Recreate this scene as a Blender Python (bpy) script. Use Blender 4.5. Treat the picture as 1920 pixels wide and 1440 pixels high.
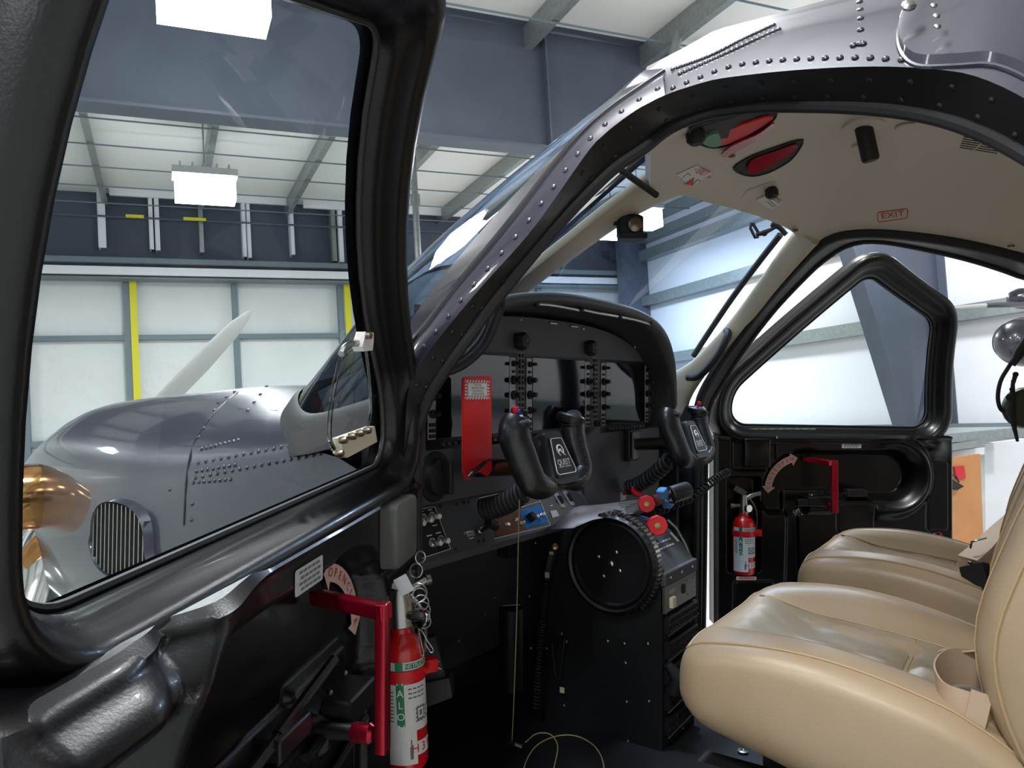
import bpy, math, random
from mathutils import Vector, Matrix
random.seed(7)
for o in list(bpy.data.objects): bpy.data.objects.remove(o, do_unlink=True)
SC = bpy.context.scene; COL = SC.collection
V3 = Vector
def vadd(a, b): return (a[0]+b[0], a[1]+b[1], a[2]+b[2])
# ------------------------------------------------------------------ camera
# x = starboard, y = towards the nose, z = up; the eye stands outside the open port door
CAM = V3((-1.566, -0.740, 1.75))
FPX = 1440.0
VX = V3((0.8241, 0.5664, 0)).normalized()          # level view direction
RX = V3((VX.y, -VX.x, 0))
PITCH = math.atan2(10, FPX)
FX = (VX*math.cos(PITCH)+V3((0,0,1))*math.sin(PITCH)).normalized()
UX = RX.cross(FX).normalized()
cd = bpy.data.cameras.new('camera'); cam = bpy.data.objects.new('camera', cd); COL.objects.link(cam)
cd.sensor_fit = 'HORIZONTAL'; cd.sensor_width = 36; cd.lens = 36*FPX/1920; cd.clip_start = 0.02; cd.clip_end = 200
cam.matrix_world = Matrix(((RX.x, UX.x, -FX.x, CAM.x), (RX.y, UX.y, -FX.y, CAM.y), (RX.z, UX.z, -FX.z, CAM.z), (0,0,0,1)))
SC.camera = cam
# ------------------------------------------------------------------ world, exposure
SC.view_settings.view_transform = 'Standard'; SC.view_settings.look = 'None'; SC.view_settings.gamma = 1
SC.view_settings.use_curve_mapping = False
SC.view_settings.exposure = 0.38
w = bpy.data.worlds.new('world'); SC.world = w; w.use_nodes = True
w.node_tree.nodes['Background'].inputs[0].default_value = (0.9, 0.95, 1, 1)
w.node_tree.nodes['Background'].inputs[1].default_value = 0.25
SC.cycles.max_bounces = 10; SC.cycles.transparent_max_bounces = 24; SC.cycles.glossy_bounces = 5
SC.cycles.caustics_reflective = False; SC.cycles.caustics_refractive = False; SC.cycles.sample_clamp_indirect = 4
# ------------------------------------------------------------------ the hangar's own frame (the aircraft sits a little nose-up in it)
_n = (RX*-0.060 + UX*1.0 + FX*0.0403).normalized()
UH = _n
FH = (FX-UH*FX.dot(UH)).normalized(); RH = FH.cross(UH).normalized()
_a = math.radians(65.4)
WH = FH*math.cos(_a)+RH*math.sin(_a); NH = FH*math.sin(_a)-RH*math.cos(_a)
def H(a, b, c): return CAM + WH*a + NH*b + UH*c
RHM = Matrix(((WH.x, NH.x, UH.x), (WH.y, NH.y, UH.y), (WH.z, NH.z, UH.z)))
def ray(px, py): return (FX + RX*((px-960)/FPX) - UX*((py-720)/FPX))
def at(px, py, ax, val):
    d = ray(px, py); i = 'xyz'.index(ax)
    return CAM + d*((val-CAM[i])/d[i])
def atp(px, py, p, n):
    d = ray(px, py); p = V3(p); n = V3(n)
    return CAM + d*((p-CAM).dot(n)/d.dot(n))
def hb(px, py, b):   # on the hangar plane b = const -> (a, c)
    d = ray(px, py); t = b/d.dot(NH); return (d.dot(WH)*t, d.dot(UH)*t)
def ha(px, py, a):
    d = ray(px, py); t = a/d.dot(WH); return (d.dot(NH)*t, d.dot(UH)*t)
def hc(px, py, c):
    d = ray(px, py); t = c/d.dot(UH); return (d.dot(WH)*t, d.dot(NH)*t)
CEIL = 4.2; FLOORC = -1.78; WALLB = 14.7; WALLA = 9.8
# lamps: (a, b, c) of every fixture; the builder further down gives each its light
LAMPS = [(*hc(385,358,3.2),3.2), (*hc(400,2,3.05),3.05), (*hc(1148,432,3.2),3.2), (*hc(1198,412,3.2),3.2),
         (.3, 1.2, 3.5), (.5, -4.2, 3.5), (7.3, 6.2, 3.5), (7.3, 0.9, 3.5), (7.3, -4.2, 3.5),
         (-6.2, 10.9, 3.3), (-6.2, 5.6, 3.5), (-6.2, 0.6, 3.5), (-6.2, -4.4, 3.5), (-1.8,-1.4,3.5), (2.6,3.4,3.6)]
LAMP_W = 105.0
# ------------------------------------------------------------------ colours and materials
def lin(c):
    if isinstance(c, str):
        c = c.lstrip('#'); c = tuple(int(c[i:i+2],16)/255 for i in (0,2,4))
    return tuple((x/12.92 if x <= .04045 else ((x+.055)/1.055)**2.4) for x in c)+(1,)
MATS = {}
def mat(name, col, rough=.5, metal=0, coat=0, bump=None, emit=None, alpha=None, spec=.5, noise=None, sheen=0):
    m = bpy.data.materials.new(name); m.use_nodes = True; nt = m.node_tree; b = nt.nodes['Principled BSDF']
    b.inputs['Base Color'].default_value = lin(col); b.inputs['Roughness'].default_value = rough
    b.inputs['Metallic'].default_value = metal; b.inputs['Coat Weight'].default_value = coat; b.inputs['Coat Roughness'].default_value = .04
    b.inputs['Specular IOR Level'].default_value = spec
    if sheen: b.inputs['Sheen Weight'].default_value = sheen
    tc = nt.nodes.new('ShaderNodeTexCoord')
    if noise:       # (scale, second colour, contrast)
        n = nt.nodes.new('ShaderNodeTexNoise'); n.inputs['Scale'].default_value = noise[0]; n.inputs['Detail'].default_value = 6
        r = nt.nodes.new('ShaderNodeValToRGB'); r.color_ramp.elements[0].position = .5-noise[2]; r.color_ramp.elements[1].position = .5+noise[2]
        r.color_ramp.elements[0].color = lin(col); r.color_ramp.elements[1].color = lin(noise[1])
        nt.links.new(tc.outputs['Object'], n.inputs['Vector']); nt.links.new(n.outputs['Fac'], r.inputs[0]); nt.links.new(r.outputs[0], b.inputs['Base Color'])
    if bump:        # (scale, strength, distance, kind)
        if len(bump) > 3 and bump[3] == 'voronoi':
            n = nt.nodes.new('ShaderNodeTexVoronoi'); out = 'Distance'
        else:
            n = nt.nodes.new('ShaderNodeTexNoise'); n.inputs['Detail'].default_value = 3; out = 'Fac'
        n.inputs['Scale'].default_value = bump[0]
        bp = nt.nodes.new('ShaderNodeBump'); bp.inputs['Strength'].default_value = bump[1]; bp.inputs['Distance'].default_value = bump[2]
        nt.links.new(tc.outputs['Object'], n.inputs['Vector']); nt.links.new(n.outputs[out], bp.inputs['Height']); nt.links.new(bp.outputs[0], b.inputs['Normal'])
    if emit: b.inputs['Emission Color'].default_value = lin(emit[0]); b.inputs['Emission Strength'].default_value = emit[1]
    if alpha is not None: b.inputs['Alpha'].default_value = alpha
    MATS[name] = m; return m
def glassmat(name, tint, refl=1.0, rough=.0):
    m = bpy.data.materials.new(name); m.use_nodes = True; nt = m.node_tree
    for n in list(nt.nodes):
        if n.type != 'OUTPUT_MATERIAL': nt.nodes.remove(n)
    out = [n for n in nt.nodes if n.type == 'OUTPUT_MATERIAL'][0]
    t = nt.nodes.new('ShaderNodeBsdfTransparent'); t.inputs[0].default_value = lin(tint)
    g = nt.nodes.new('ShaderNodeBsdfGlossy'); g.inputs['Roughness'].default_value = rough
    fr = nt.nodes.new('ShaderNodeFresnel'); fr.inputs[0].default_value = 1.45
    mu = nt.nodes.new('ShaderNodeMath'); mu.operation = 'MULTIPLY'; mu.inputs[1].default_value = refl
    mx = nt.nodes.new('ShaderNodeMixShader')
    nt.links.new(fr.outputs[0], mu.inputs[0]); nt.links.new(mu.outputs[0], mx.inputs[0]); nt.links.new(t.outputs[0], mx.inputs[1]); nt.links.new(g.outputs[0], mx.inputs[2])
    nt.links.new(mx.outputs[0], out.inputs[0]); MATS[name] = m; return m
mat('black_plastic', '#0b0a0c', .30, bump=(420,.25,.0006), coat=.08, spec=.38)
mat('black_trim', '#0d0c0e', .42, coat=.08)
mat('black_matte', '#121214', .65)
mat('black_rubber', '#151416', .6)
mat('panel_black', '#444449', .6, bump=(900,.12,.0003))
mat('panel_dark', '#17171a', .5)
mat('pedestal_black', '#0c0d10', .6)
mat('hood_leather', '#2b2b2c', .5, bump=(260,.3,.0006))
mat('skin_paint', '#2d2d3a', .36, metal=.1, coat=.6, spec=.35)
mat('skin_dark', '#2a2932', .3, metal=.4, coat=.8)
mat('liner', '#d3cabd', .85, bump=(700,.3,.0005))
mat('pillar_cream', '#c9bda6', .5)
mat('leather', '#ab957a', .42, bump=(340,.35,.0007), noise=(6,'#a18a6e',.25))
mat('leather_grey', '#a0917d', .38, bump=(340,.3,.0007), noise=(9,'#948570',.3))
mat('piping', '#a98f6c', .5)
mat('belt', '#b39a82', .6, bump=(900,.4,.0004))
mat('red_anodized', '#b0102f', .28, metal=.75, coat=.3)
mat('red_paint', '#d01517', .3, coat=.4)
mat('red_plastic', '#d8121f', .42)
mat('red_plate', '#cf1416', .5)
mat('red_acrylic', '#a8102a', .12, coat=.6)
mat('green_label', '#1f7d56', .5)
mat('white_label', '#dcdad6', .5)
mat('pink_label', '#efc6be', .5)
mat('red_ink', '#c3202a', .5); mat('black_ink', '#18181a', .6); mat('grey_ink', '#6a6a6c', .6); mat('white_ink', '#e8e8e8', .5)
mat('grey_label', '#b9b9bc', .5)
mat('cream_plastic', '#d9cfb4', .45)
mat('white_plastic', '#e6e0dc', .35)
mat('pad_grey', '#63635f', .6, bump=(300,.2,.0004))
mat('chrome', '#d6d4d2', .08, metal=1)
mat('steel', '#a9a8a4', .3, metal=1)
mat('steel_dark', '#85756a', .28, metal=1)
mat('brass', '#a38d5d', .3, metal=1)
mat('gold_chrome', '#c9955f', .12, metal=1)
mat('alu_dark', '#6f6e6c', .42, metal=.85)
mat('screen', '#0b0e14', .05, spec=.45)
mat('bezel', '#232327', .45)
mat('bezel_grey', '#98979c', .5)
mat('blue_panel', '#2a71b8', .7, spec=.2); mat('brown_panel', '#6b4a37', .7, spec=.2); mat('blue_plastic', '#5b97cf', .35)
mat('cyan_label', '#37b5dd', .4); mat('violet_label', '#4a47c0', .4)
mat('green_plastic', '#3d8264', .4)
mat('paper', '#d2cbd0', .8)
mat('string', '#b0a077', .8)
mat('headset_green', '#2c3a2a', .5)
mat('wall_white', '#e3e6e4', .5, bump=(2.2,.6,.06), noise=(1.2,'#d6dad8',.3))
mat('wall_sheet', '#e9ebf0', .55, bump=(7,.15,.01))
mat('roof_white', '#f1f1ed', .6, bump=(1.2,.5,.06))
mat('steel_beam', '#565d6b', .5, noise=(3,'#4d5462',.3))
mat('steel_band', '#4a5362', .6)
mat('galvanised', '#a2a8a6', .4, metal=.55, noise=(20,'#878f8e',.3))
mat('girt', '#6d7c82', .5)
mat('concrete', '#bdbcb8', .35, noise=(2,'#afaeaa',.3))
mat('yellow_strap', '#d9cf1e', .5)
mat('lamp_body', '#c9cacc', .4)
mat('lamp_led', '#ffffff', .5, emit=('#f4f8ff', 14))
mat('plywood', '#c58a55', .6, noise=(5,'#b97f4c',.25))
mat('blade', '#bdbdb9', .35, coat=.3)
glassmat('door_glass', '#e4ebec', .3)
glassmat('windshield_glass', '#c6d7ea', .9)
glassmat('windshield_clear', '#c3d8f0', .14)
glassmat('clear_plastic', '#eef2f4', 1.6, .05)
# ------------------------------------------------------------------ mesh tools
def basis(n, up=(0,0,1)):
    n = V3(n).normalized(); up = V3(up)
    if abs(n.dot(up)) > .98: up = V3((0,1,0)) if abs(n.y) < .9 else V3((1,0,0))
    x = up.cross(n).normalized(); y = n.cross(x).normalized(); return x, y, n
def catmull(pts, n, closed=False):
    P = [V3(p) for p in pts]; out = []; L = len(P); segs = L if closed else L-1
    for i in range(segs):
        p1, p2 = P[i], P[(i+1) % L]
        p0 = P[(i-1) % L] if (closed or i > 0) else p1*2-p2
        p3 = P[(i+2) % L] if (closed or i < L-2) else p2*2-p1
        for k in range(n):
            t = k/n; t2 = t*t; t3 = t2*t
            out.append(.5*((2*p1)+(-p0+p2)*t+(2*p0-5*p1+4*p2-p3)*t2+(-p0+3*p1-3*p2+p3)*t3))
    if not closed: out.append(P[-1].copy())
    return out
def resample(pts, n):
    P = [V3(p) for p in pts]; d = [0]
    for i in range(1, len(P)): d.append(d[-1]+(P[i]-P[i-1]).length)
    out = []; j = 0
    for k in range(n):
        s = d[-1]*k/(n-1)
        while j < len(P)-2 and d[j+1] < s: j += 1
        f = (s-d[j])/max(1e-9, d[j+1]-d[j]); out.append(P[j].lerp(P[j+1], min(1, f)))
    return out
def round_poly(pts, radii, k=6, m=6):
    """rounded polygon, fixed point count: k+1 points per corner, m along each edge"""
    n = len(pts); out = []
    if not hasattr(radii, '__len__'): radii = [radii]*n
    ends = []
    for i in range(n):
        p = Vector(pts[i]).to_2d(); a = Vector(pts[i-1]).to_2d(); b = Vector(pts[(i+1) % n]).to_2d()
        u = (a-p).normalized(); v = (b-p).normalized(); ang = math.acos(max(-1, min(1, u.dot(v))))
        t = radii[i]/math.tan(ang/2) if ang > .01 else 0
        t = min(t, (a-p).length*.49, (b-p).length*.49); r = t*math.tan(ang/2)
        c = p+(u+v).normalized()*(r/math.sin(ang/2)) if r > 1e-6 else p
        s = p+u*t; e = p+v*t; arc = []
        for q in range(k+1):
            f = q/k
            if r <= 1e-6: arc.append(p.copy()); continue
            va = s-c; vb = e-c; A = math.acos(max(-1, min(1, va.dot(vb)/r/r)))
            if A < 1e-4: arc.append(s.lerp(e, f)); continue
            arc.append(c+(va*math.sin((1-f)*A)+vb*math.sin(f*A))/math.sin(A))
        ends.append(arc)
    for i in range(n):
        out += ends[i]; a = ends[i][-1]; b = ends[(i+1) % n][0]
        for q in range(1, m): out.append(a.lerp(b, q/m))
    return [(p.x, p.y) for p in out]
def offset_poly(pts, d):
    """offset a convex polygon outwards by d"""
    n = len(pts); P = [Vector(p) for p in pts]
    area = sum(P[i].x*P[(i+1) % n].y-P[(i+1) % n].x*P[i].y for i in range(n))
    s = 1 if area > 0 else -1; L = []
    for i in range(n):
        a, b = P[i], P[(i+1) % n]; e = (b-a).normalized(); nn = Vector((e.y, -e.x))*s; L.append((a+nn*d, e))
    out = []
    for i in range(n):
        (p, e), (q, f) = L[i-1], L[i]
        den = e.x*f.y-e.y*f.x
        t = ((q.x-p.x)*f.y-(q.y-p.y)*f.x)/den; r = p+e*t; out.append((r.x, r.y))
    return out
_txt = {}
def text_geo(s, align='CENTER'):
    key = (s, align)
    if key in _txt: return _txt[key]
    c = bpy.data.curves.new('t', 'FONT'); c.body = s; c.size = 1; c.align_x = align; c.align_y = 'CENTER'; c.resolution_u = 3
    o = bpy.data.objects.new('t', c); COL.objects.link(o)
    me = bpy.data.meshes.new_from_object(o.evaluated_get(bpy.context.evaluated_depsgraph_get()))
    r = ([v.co.copy() for v in me.vertices], [tuple(p.vertices) for p in me.polygons])
    bpy.data.meshes.remove(me); bpy.data.objects.remove(o); bpy.data.curves.remove(c)
    _txt[key] = r; return r
class MB:
    def __init__(s): s.v = []; s.f = []; s.m = []
    def add(s, verts, faces, mi=0):
        b = len(s.v); s.v += [tuple(p) for p in verts]
        for f in faces: s.f.append(tuple(b+i for i in f)); s.m.append(mi)
        return s
    def box(s, c, size, ax=None, mi=0, bev=0):
        x, y, z = ax or (V3((1,0,0)), V3((0,1,0)), V3((0,0,1)))
        x, y, z = V3(x), V3(y), V3(z); c = V3(c); hx, hy, hz = size[0]/2, size[1]/2, size[2]/2
        if bev:
            b = min(bev, hx*.9, hy*.9)
            rp = round_poly([(-hx,-hy),(hx,-hy),(hx,hy),(-hx,hy)], b, 3, 1)
            rq = round_poly([(-hx+b*.4,-hy+b*.4),(hx-b*.4,-hy+b*.4),(hx-b*.4,hy-b*.4),(-hx+b*.4,hy-b*.4)], b, 3, 1)
            bz = min(b*.4, hz*.4)
            rings = [[c+x*p+y*q+z*h for p, q in rr] for rr, h in ((rq,-hz),(rp,-hz+bz),(rp,hz-bz),(rq,hz))]
            return s.loft(rings, True, True, mi)
        V = [c+x*(hx*i)+y*(hy*j)+z*(hz*k) for i in (-1,1) for j in (-1,1) for k in (-1,1)]
        return s.add(V, [(0,1,3,2),(4,6,7,5),(0,4,5,1),(2,3,7,6),(0,2,6,4),(1,5,7,3)], mi)
    def loft(s, rings, closed=True, caps=True, mi=0):
        n = len(rings[0]); V = [p for r in rings for p in r]; F = []
        for i in range(len(rings)-1):
            for j in range(n if closed else n-1):
                a = i*n+j; b = i*n+(j+1) % n; F.append((a, b, b+n, a+n))
        if caps and closed:
            F.append(tuple(range(n-1, -1, -1))); F.append(tuple((len(rings)-1)*n+j for j in range(n)))
        return s.add(V, F, mi)
    def grid(s, rows, mi=0): return s.loft(rows, False, False, mi)
    def tube(s, pts, r, n=8, mi=0, caps=True, closed=False, flat=None):
        P = [V3(p) for p in pts]; L = len(P); R = r if hasattr(r, '__len__') else [r]*L
        T = []
        for i in range(L):
            a = P[i-1] if (i > 0 or closed) else P[i]; b = P[(i+1) % L] if (i < L-1 or closed) else P[i]
            T.append((b-a).normalized())
        x = basis(T[0])[0]; rings = []
        for i in range(L):
            x = (x-T[i]*x.dot(T[i])); x = x.normalized() if x.length > 1e-6 else basis(T[i])[0]
            y = T[i].cross(x)
            fx = flat if flat else 1
            rings.append([P[i]+x*(R[i]*math.cos(2*math.pi*k/n))+y*(R[i]*fx*math.sin(2*math.pi*k/n)) for k in range(n)])
        if closed: rings.append(rings[0])
        return s.loft(rings, True, caps and not closed, mi)
    def lathe(s, prof, o, axis=(0,0,1), n=24, mi=0, up=(0,0,1)):
        x, y, z = basis(axis, up); o = V3(o)
        rings = [[o+z*h+x*(r*math.cos(2*math.pi*k/n))+y*(r*math.sin(2*math.pi*k/n)) for k in range(n)] for r, h in prof]
        return s.loft(rings, True, True, mi)
    def prism(s, poly, o, x, y, d0, d1, mi=0, side=None):
        o, x, y = V3(o), V3(x), V3(y); z = x.cross(y)
        A = [o+x*p[0]+y*p[1]+z*d0 for p in poly]; B = [o+x*p[0]+y*p[1]+z*d1 for p in poly]
        n = len(poly); s.add(A+B, [tuple(range(n-1,-1,-1)), tuple(range(n, 2*n))], mi)
        return s.add(A+B, [(i, (i+1) % n, n+(i+1) % n, n+i) for i in range(n)], mi if side is None else side)
    def poly(s, pts, mi=0): return s.add(pts, [tuple(range(len(pts)))], mi)
    def text(s, t, size, o, x, y, mi=0, sx=1, align='CENTER'):
        V, F = text_geo(t, align); o, x, y = V3(o), V3(x), V3(y)
        return s.add([o+x*(p.x*size*sx)+y*(p.y*size) for p in V], F, mi)
    def dome(s, o, n, r, mi=0, k=8, h=.55):
        return s.lathe([(r, -.0004), (r*.95, r*h*.45), (r*.6, r*h*.85), (r*.12, r*h)], o, n, k, mi)
    def build(s, name, mats, parent=None, smooth=True, bevel=0, sub=0, angle=35, solid=0):
        me = bpy.data.meshes.new(name); me.from_pydata(s.v, [], s.f)
        ms = mats if isinstance(mats, (list, tuple)) else [mats]
        for m in ms: me.materials.append(MATS[m])
        for p, i in zip(me.polygons, s.m): p.material_index = i
        me.validate(); me.update()
        o = bpy.data.objects.new(name, me); COL.objects.link(o)
        if smooth:
            for p in me.polygons: p.use_smooth = True
            me.set_sharp_from_angle(angle=math.radians(angle))
        if solid:
            q = o.modifiers.new('solid', 'SOLIDIFY'); q.thickness = solid; q.offset = 0
        if bevel:
            q = o.modifiers.new('bevel', 'BEVEL'); q.width = bevel; q.segments = 2; q.limit_method = 'ANGLE'; q.angle_limit = math.radians(40)
        if sub:
            q = o.modifiers.new('sub', 'SUBSURF'); q.levels = sub; q.render_levels = sub
        if parent: setpar(o, parent)
        return o
def wloc(p):
    l = p.location.copy()
    while p.parent: p = p.parent; l = p.location.copy() if p.type == 'EMPTY' else l
    return l
def setpar(o, p):
    o.parent = p
    r = p
    while r.parent: r = r.parent
    o.matrix_parent_inverse = Matrix.Translation(-r.location) if r == p else Matrix.Identity(4)
    return o
def root(name, label, cat, loc=(0,0,0), group=None, kind=None):
    o = bpy.data.objects.new(name, None); COL.objects.link(o); o.location = loc; o.empty_display_size = .1
    return tag(o, label, cat, group, kind)
def tag(o, label=None, cat=None, group=None, kind=None):
    if label: o['label'] = label
    if cat: o['category'] = cat
    if group: o['group'] = group
    if kind: o['kind'] = kind
    return o
def copy_tree(o, parent=None):
    c = o.copy(); COL.objects.link(c)
    if parent: c.parent = parent
    for ch in list(o.children): copy_tree(ch, c)
    return c
def sstep(a, b, x):
    t = max(0.0, min(1.0, (x-a)/(b-a))); return t*t*(3-2*t)
def spow(v, e): return math.copysign(abs(v)**e, v)
X_, Y_, Z_ = V3((1,0,0)), V3((0,1,0)), V3((0,0,1))
# ------------------------------------------------------------------ the hangar
def hbox(mb, a0, a1, b0, b1, c0, c1, mi=0):
    V = [H(a, b, c) for a in (a0,a1) for b in (b0,b1) for c in (c0,c1)]
    return mb.add(V, [(0,1,3,2),(4,6,7,5),(0,4,5,1),(2,3,7,6),(0,2,6,4),(1,5,7,3)], mi)
def struct(name, mb, m, smooth=False, label=None, **k):
    o = mb.build(name, m, smooth=smooth, **k); o['kind'] = 'structure'
    if label: o['label'] = label
    return o
A0, B0 = -9.0, -8.0
struct('floor', hbox(MB(), A0-.2, WALLA+.2, B0-.2, WALLB+.2, FLOORC-.2, FLOORC), 'concrete', label='grey concrete hangar floor')
struct('ceiling', hbox(MB(), A0-.2, WALLA+.2, B0-.2, WALLB+.2, CEIL, CEIL+.15), 'roof_white', label='white insulated hangar roof')
m = hbox(MB(), A0, WALLA, WALLB, WALLB+.2, FLOORC, CEIL)
struct('wall_front', m, 'wall_white', label='white insulated hangar wall beyond the nose')
struct('wall_right', hbox(MB(), WALLA, WALLA+.2, B0, WALLB, FLOORC, CEIL), 'wall_sheet', label='white sheeted hangar wall behind the starboard door')
struct('wall_left', hbox(MB(), A0-.2, A0, B0, WALLB, FLOORC, CEIL), 'wall_white')
struct('wall_back', hbox(MB(), A0, WALLA, B0-.2, B0, FLOORC, CEIL), 'wall_white')
tn = [0]
def trim(mb, m, label):
    tn[0] += 1; return struct('trim_%d' % tn[0], mb, m, label=label)
# dark header band of the hangar door and the rails on the front wall
b = WALLB
c_top = hb(400,372,b)[1]; c_band = hb(400,510,b)[1]
trim(hbox(MB(), A0, WALLA, b-.10, b-.005, c_band, min(c_top+.25, CEIL)), 'steel_band', 'dark grey header band over the hangar door')
trim(hbox(MB(), A0, WALLA, b-.45, b-.1, hb(400,527,b)[1], hb(400,513,b)[1]), 'wall_sheet', 'white horizontal door track on the front wall')
trim(hbox(MB(), A0, WALLA, b-.42, b-.1, hb(400,533,b)[1], hb(400,530,b)[1]), 'girt', 'thin grey rail below the white track')
trim(hbox(MB(), A0, WALLA, b-.12, b, hb(400,637,b)[1], hb(400,628,b)[1]), 'girt', 'upper grey horizontal girt of the front wall')
trim(hbox(MB(), A0, WALLA, b-.12, b, hb(400,818,b)[1], hb(400,808,b)[1]), 'girt', 'lower grey horizontal girt of the front wall')
trim(hbox(MB(), A0, WALLA, b-.5, b-.4, hb(400,505,b)[1]-.02, hb(400,498,b)[1]), 'girt', 'thin conduit along the header band')
ctr = hb(400,513,b)[1]
for px in (-140, 45, 239, 441, 638, 835, 1010):
    a = hb(px, 600, b)[0]
    trim(hbox(MB(), a-.05, a+.05, b-.13, b, FLOORC, ctr), 'girt', 'grey vertical stud of the front wall')
for px in (252, 650):
    a = hb(px, 600, b)[0]
    o = hbox(MB(), a-.055, a+.055, b-.16, b-.13, hb(px,775,b)[1], ctr-.08).build('yellow_strap', 'yellow_strap', smooth=False)
    tag(o, 'long yellow vertical strap on the white wall, ' + ('mid-window beyond the propeller blade' if px == 252 else 'next to the windshield edge'), 'strap', 'yellow straps on the front wall')
# white hangers on the header band
for i, (x0, x1, y0, y1) in enumerate(((186,200,350,465),(282,289,354,468),(293,301,355,470),(376,383,388,474),(457,463,369,482),(466,472,370,484),(547,553,378,478),(624,632,384,490),(637,645,385,492))):
    a0, _ = hb(x0, y1, b-.3); a1, _ = hb(x1, y1, b-.3); c1 = hb(x0, y0, b-.3)[1]; c0 = hb(x0, y1, b-.3)[1]
    m = hbox(MB(), a0, a1, b-.34, b-.3, c0, c1)
    hbox(m, a0-.01, a0+.02, b-.30, b-.1, c0, c1)
    tag(m.build('track_hanger', 'galvanised' if i % 4 == 3 else 'wall_sheet', smooth=False), 'white steel strip on the dark band, '+['furthest out toward the door frame','outer one outboard of the lamp','inner one outboard of the lamp','grey one hanging directly under the lamp','outer one inboard of the lamp','inner one inboard of the lamp','single one halfway to the door post','outer one beside the door post','inner one beside the door post'][i], 'bracket', 'hanger strips on the header band')
m = MB(); hbox(m, hb(205,350,b-.3)[0], hb(545,375,b-.3)[0], b-.40, b-.34, hb(400,388,b)[1], hb(400,372,b)[1])
trim(m, 'wall_sheet', 'white upper track on the header band')
m = MB(); hbox(m, hb(567,385,b-.3)[0], hb(1060,375,b-.3)[0], b-.40, b-.34, hb(400,388,b)[1]-.03, hb(400,372,b)[1]-.03)
trim(m, 'wall_sheet', 'second white upper track on the header band')
c = hb(400,426,b)[1]
trim(MB().tube([H(A0, b-.42, c), H(WALLA, b-.42, c)], .018, 6), 'steel_band', 'thin dark rod along the header band')
for x0, x1 in ((238,271),(343,384)):
    tag(hbox(MB(), hb(x0,426,b)[0], hb(x1,426,b)[0], b-.46, b-.43, c-.01, c+.04).build('yellow_tape', 'yellow_strap', smooth=False), 'short yellow tape on the rod across the header band, ' + ('left of the lamp' if x0 < 300 else 'just under the lamp'), 'tape', 'yellow tapes on the rod')
# roof girder (a rafter frame) with stiffeners and its tapered column
gb = 7.3
c0 = hb(900, 268, gb)[1]; c1 = CEIL-.02
m = MB(); hbox(m, A0, WALLA, gb-.01, gb+.01, c0, c1); hbox(m, A0, WALLA, gb-.13, gb+.13, c0-.03, c0)
hbox(m, A0, WALLA, gb-.13, gb+.13, hb(900,38,gb)[1], hb(900,33,gb)[1])
for px in (1018, -200):
    a = hb(px, 150, gb)[0]; hbox(m, a-.012, a+.012, gb-.12, gb-.01, c0, c1)
trim(m, 'steel_beam', 'deep grey steel roof girder crossing above the windshield')
for i in range(8):      # bolts of the splice
    pass
cb = 7.1
(a_i, _), (_, c_i) = ((hb(1583,455,cb)), (hb(1583,455,cb))); a_l, c_l = hb(1690,800,cb)
m = MB(); sl = (a_i-a_l)/(c_i-c_l); ab = a_l+sl*(FLOORC-c_l); at_ = a_i+sl*(CEIL-c_i)
for off in (-.012, .012): pass
m.add([H(ab,cb-.01,FLOORC),H(WALLA,cb-.01,FLOORC),H(WALLA,cb-.01,CEIL),H(at_,cb-.01,CEIL),H(ab,cb+.01,FLOORC),H(WALLA,cb+.01,FLOORC),H(WALLA,cb+.01,CEIL),H(at_,cb+.01,CEIL)],
      [(0,1,2,3),(7,6,5,4),(0,4,5,1),(1,5,6,2),(2,6,7,3),(3,7,4,0)])
for aa, at2 in ((ab, at_),):
    V = [H(aa+q, cb+s*.12, FLOORC) for q in (-.012,.012) for s in (-1,1)]+[H(at2+q, cb+s*.12, CEIL) for q in (-.012,.012) for s in (-1,1)]
    m.add(V, [(0,1,3,2),(4,6,7,5),(0,4,5,1),(2,3,7,6),(0,2,6,4),(1,5,7,3)])
hbox(m, WALLA-.03, WALLA-.005, cb-.12, cb+.12, FLOORC, CEIL)
trim(m, 'steel_beam', 'tapered grey steel column on the starboard wall')
# second frame near the corner
m = MB(); hbox(m, WALLA-.7, WALLA-.01, 13.9, 13.93, FLOORC, CEIL); hbox(m, WALLA-.72, WALLA-.7, 13.8, 14.03, FLOORC, CEIL)
trim(m, 'steel_beam', 'grey corner column beside the front wall')
m = MB(); hbox(m, A0, WALLA, 13.9, 13.93, 3.3, CEIL); hbox(m, A0, WALLA, 13.8, 14.03, 3.27, 3.3)
# girts of the starboard wall
for px, py, hgt in ((1830,585,.2),(1300,543,.2),(1300,450,.22),(1300,415,.18),(1860,806,.2)):
    cc = ha(px, py, WALLA)[1]
    m = hbox(MB(), WALLA-.22, WALLA, B0, WALLB, cc-hgt/2, cc+hgt/2-.07); hbox(m, WALLA-.22, WALLA-.2, B0, WALLB, cc+hgt/2-.07, cc+hgt/2)
    trim(m, 'galvanised' if px != 1860 else 'girt', 'grey horizontal girt of the starboard wall')
# purlins and straps of the roof
a0 = hc(385,280,CEIL)[0]
for k in range(-6, 7):
    a = a0+k*1.5
    if not A0 < a < WALLA: continue
    m = hbox(MB(), a-.012, a+.012, B0, WALLB, CEIL-.24, CEIL-.002); hbox(m, a-.012, a+.08, B0, WALLB, CEIL-.25, CEIL-.238)
    trim(m, 'galvanised', 'galvanised roof purlin')
for k in range(0, 24):
    bb = B0+.4+k*.95
    if abs(bb-gb) < .2: continue
    trim(MB().tube([H(A0, bb, CEIL-.27), H(WALLA, bb, CEIL-.27)], .012, 5), 'girt', 'thin strap under the roof insulation')
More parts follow.
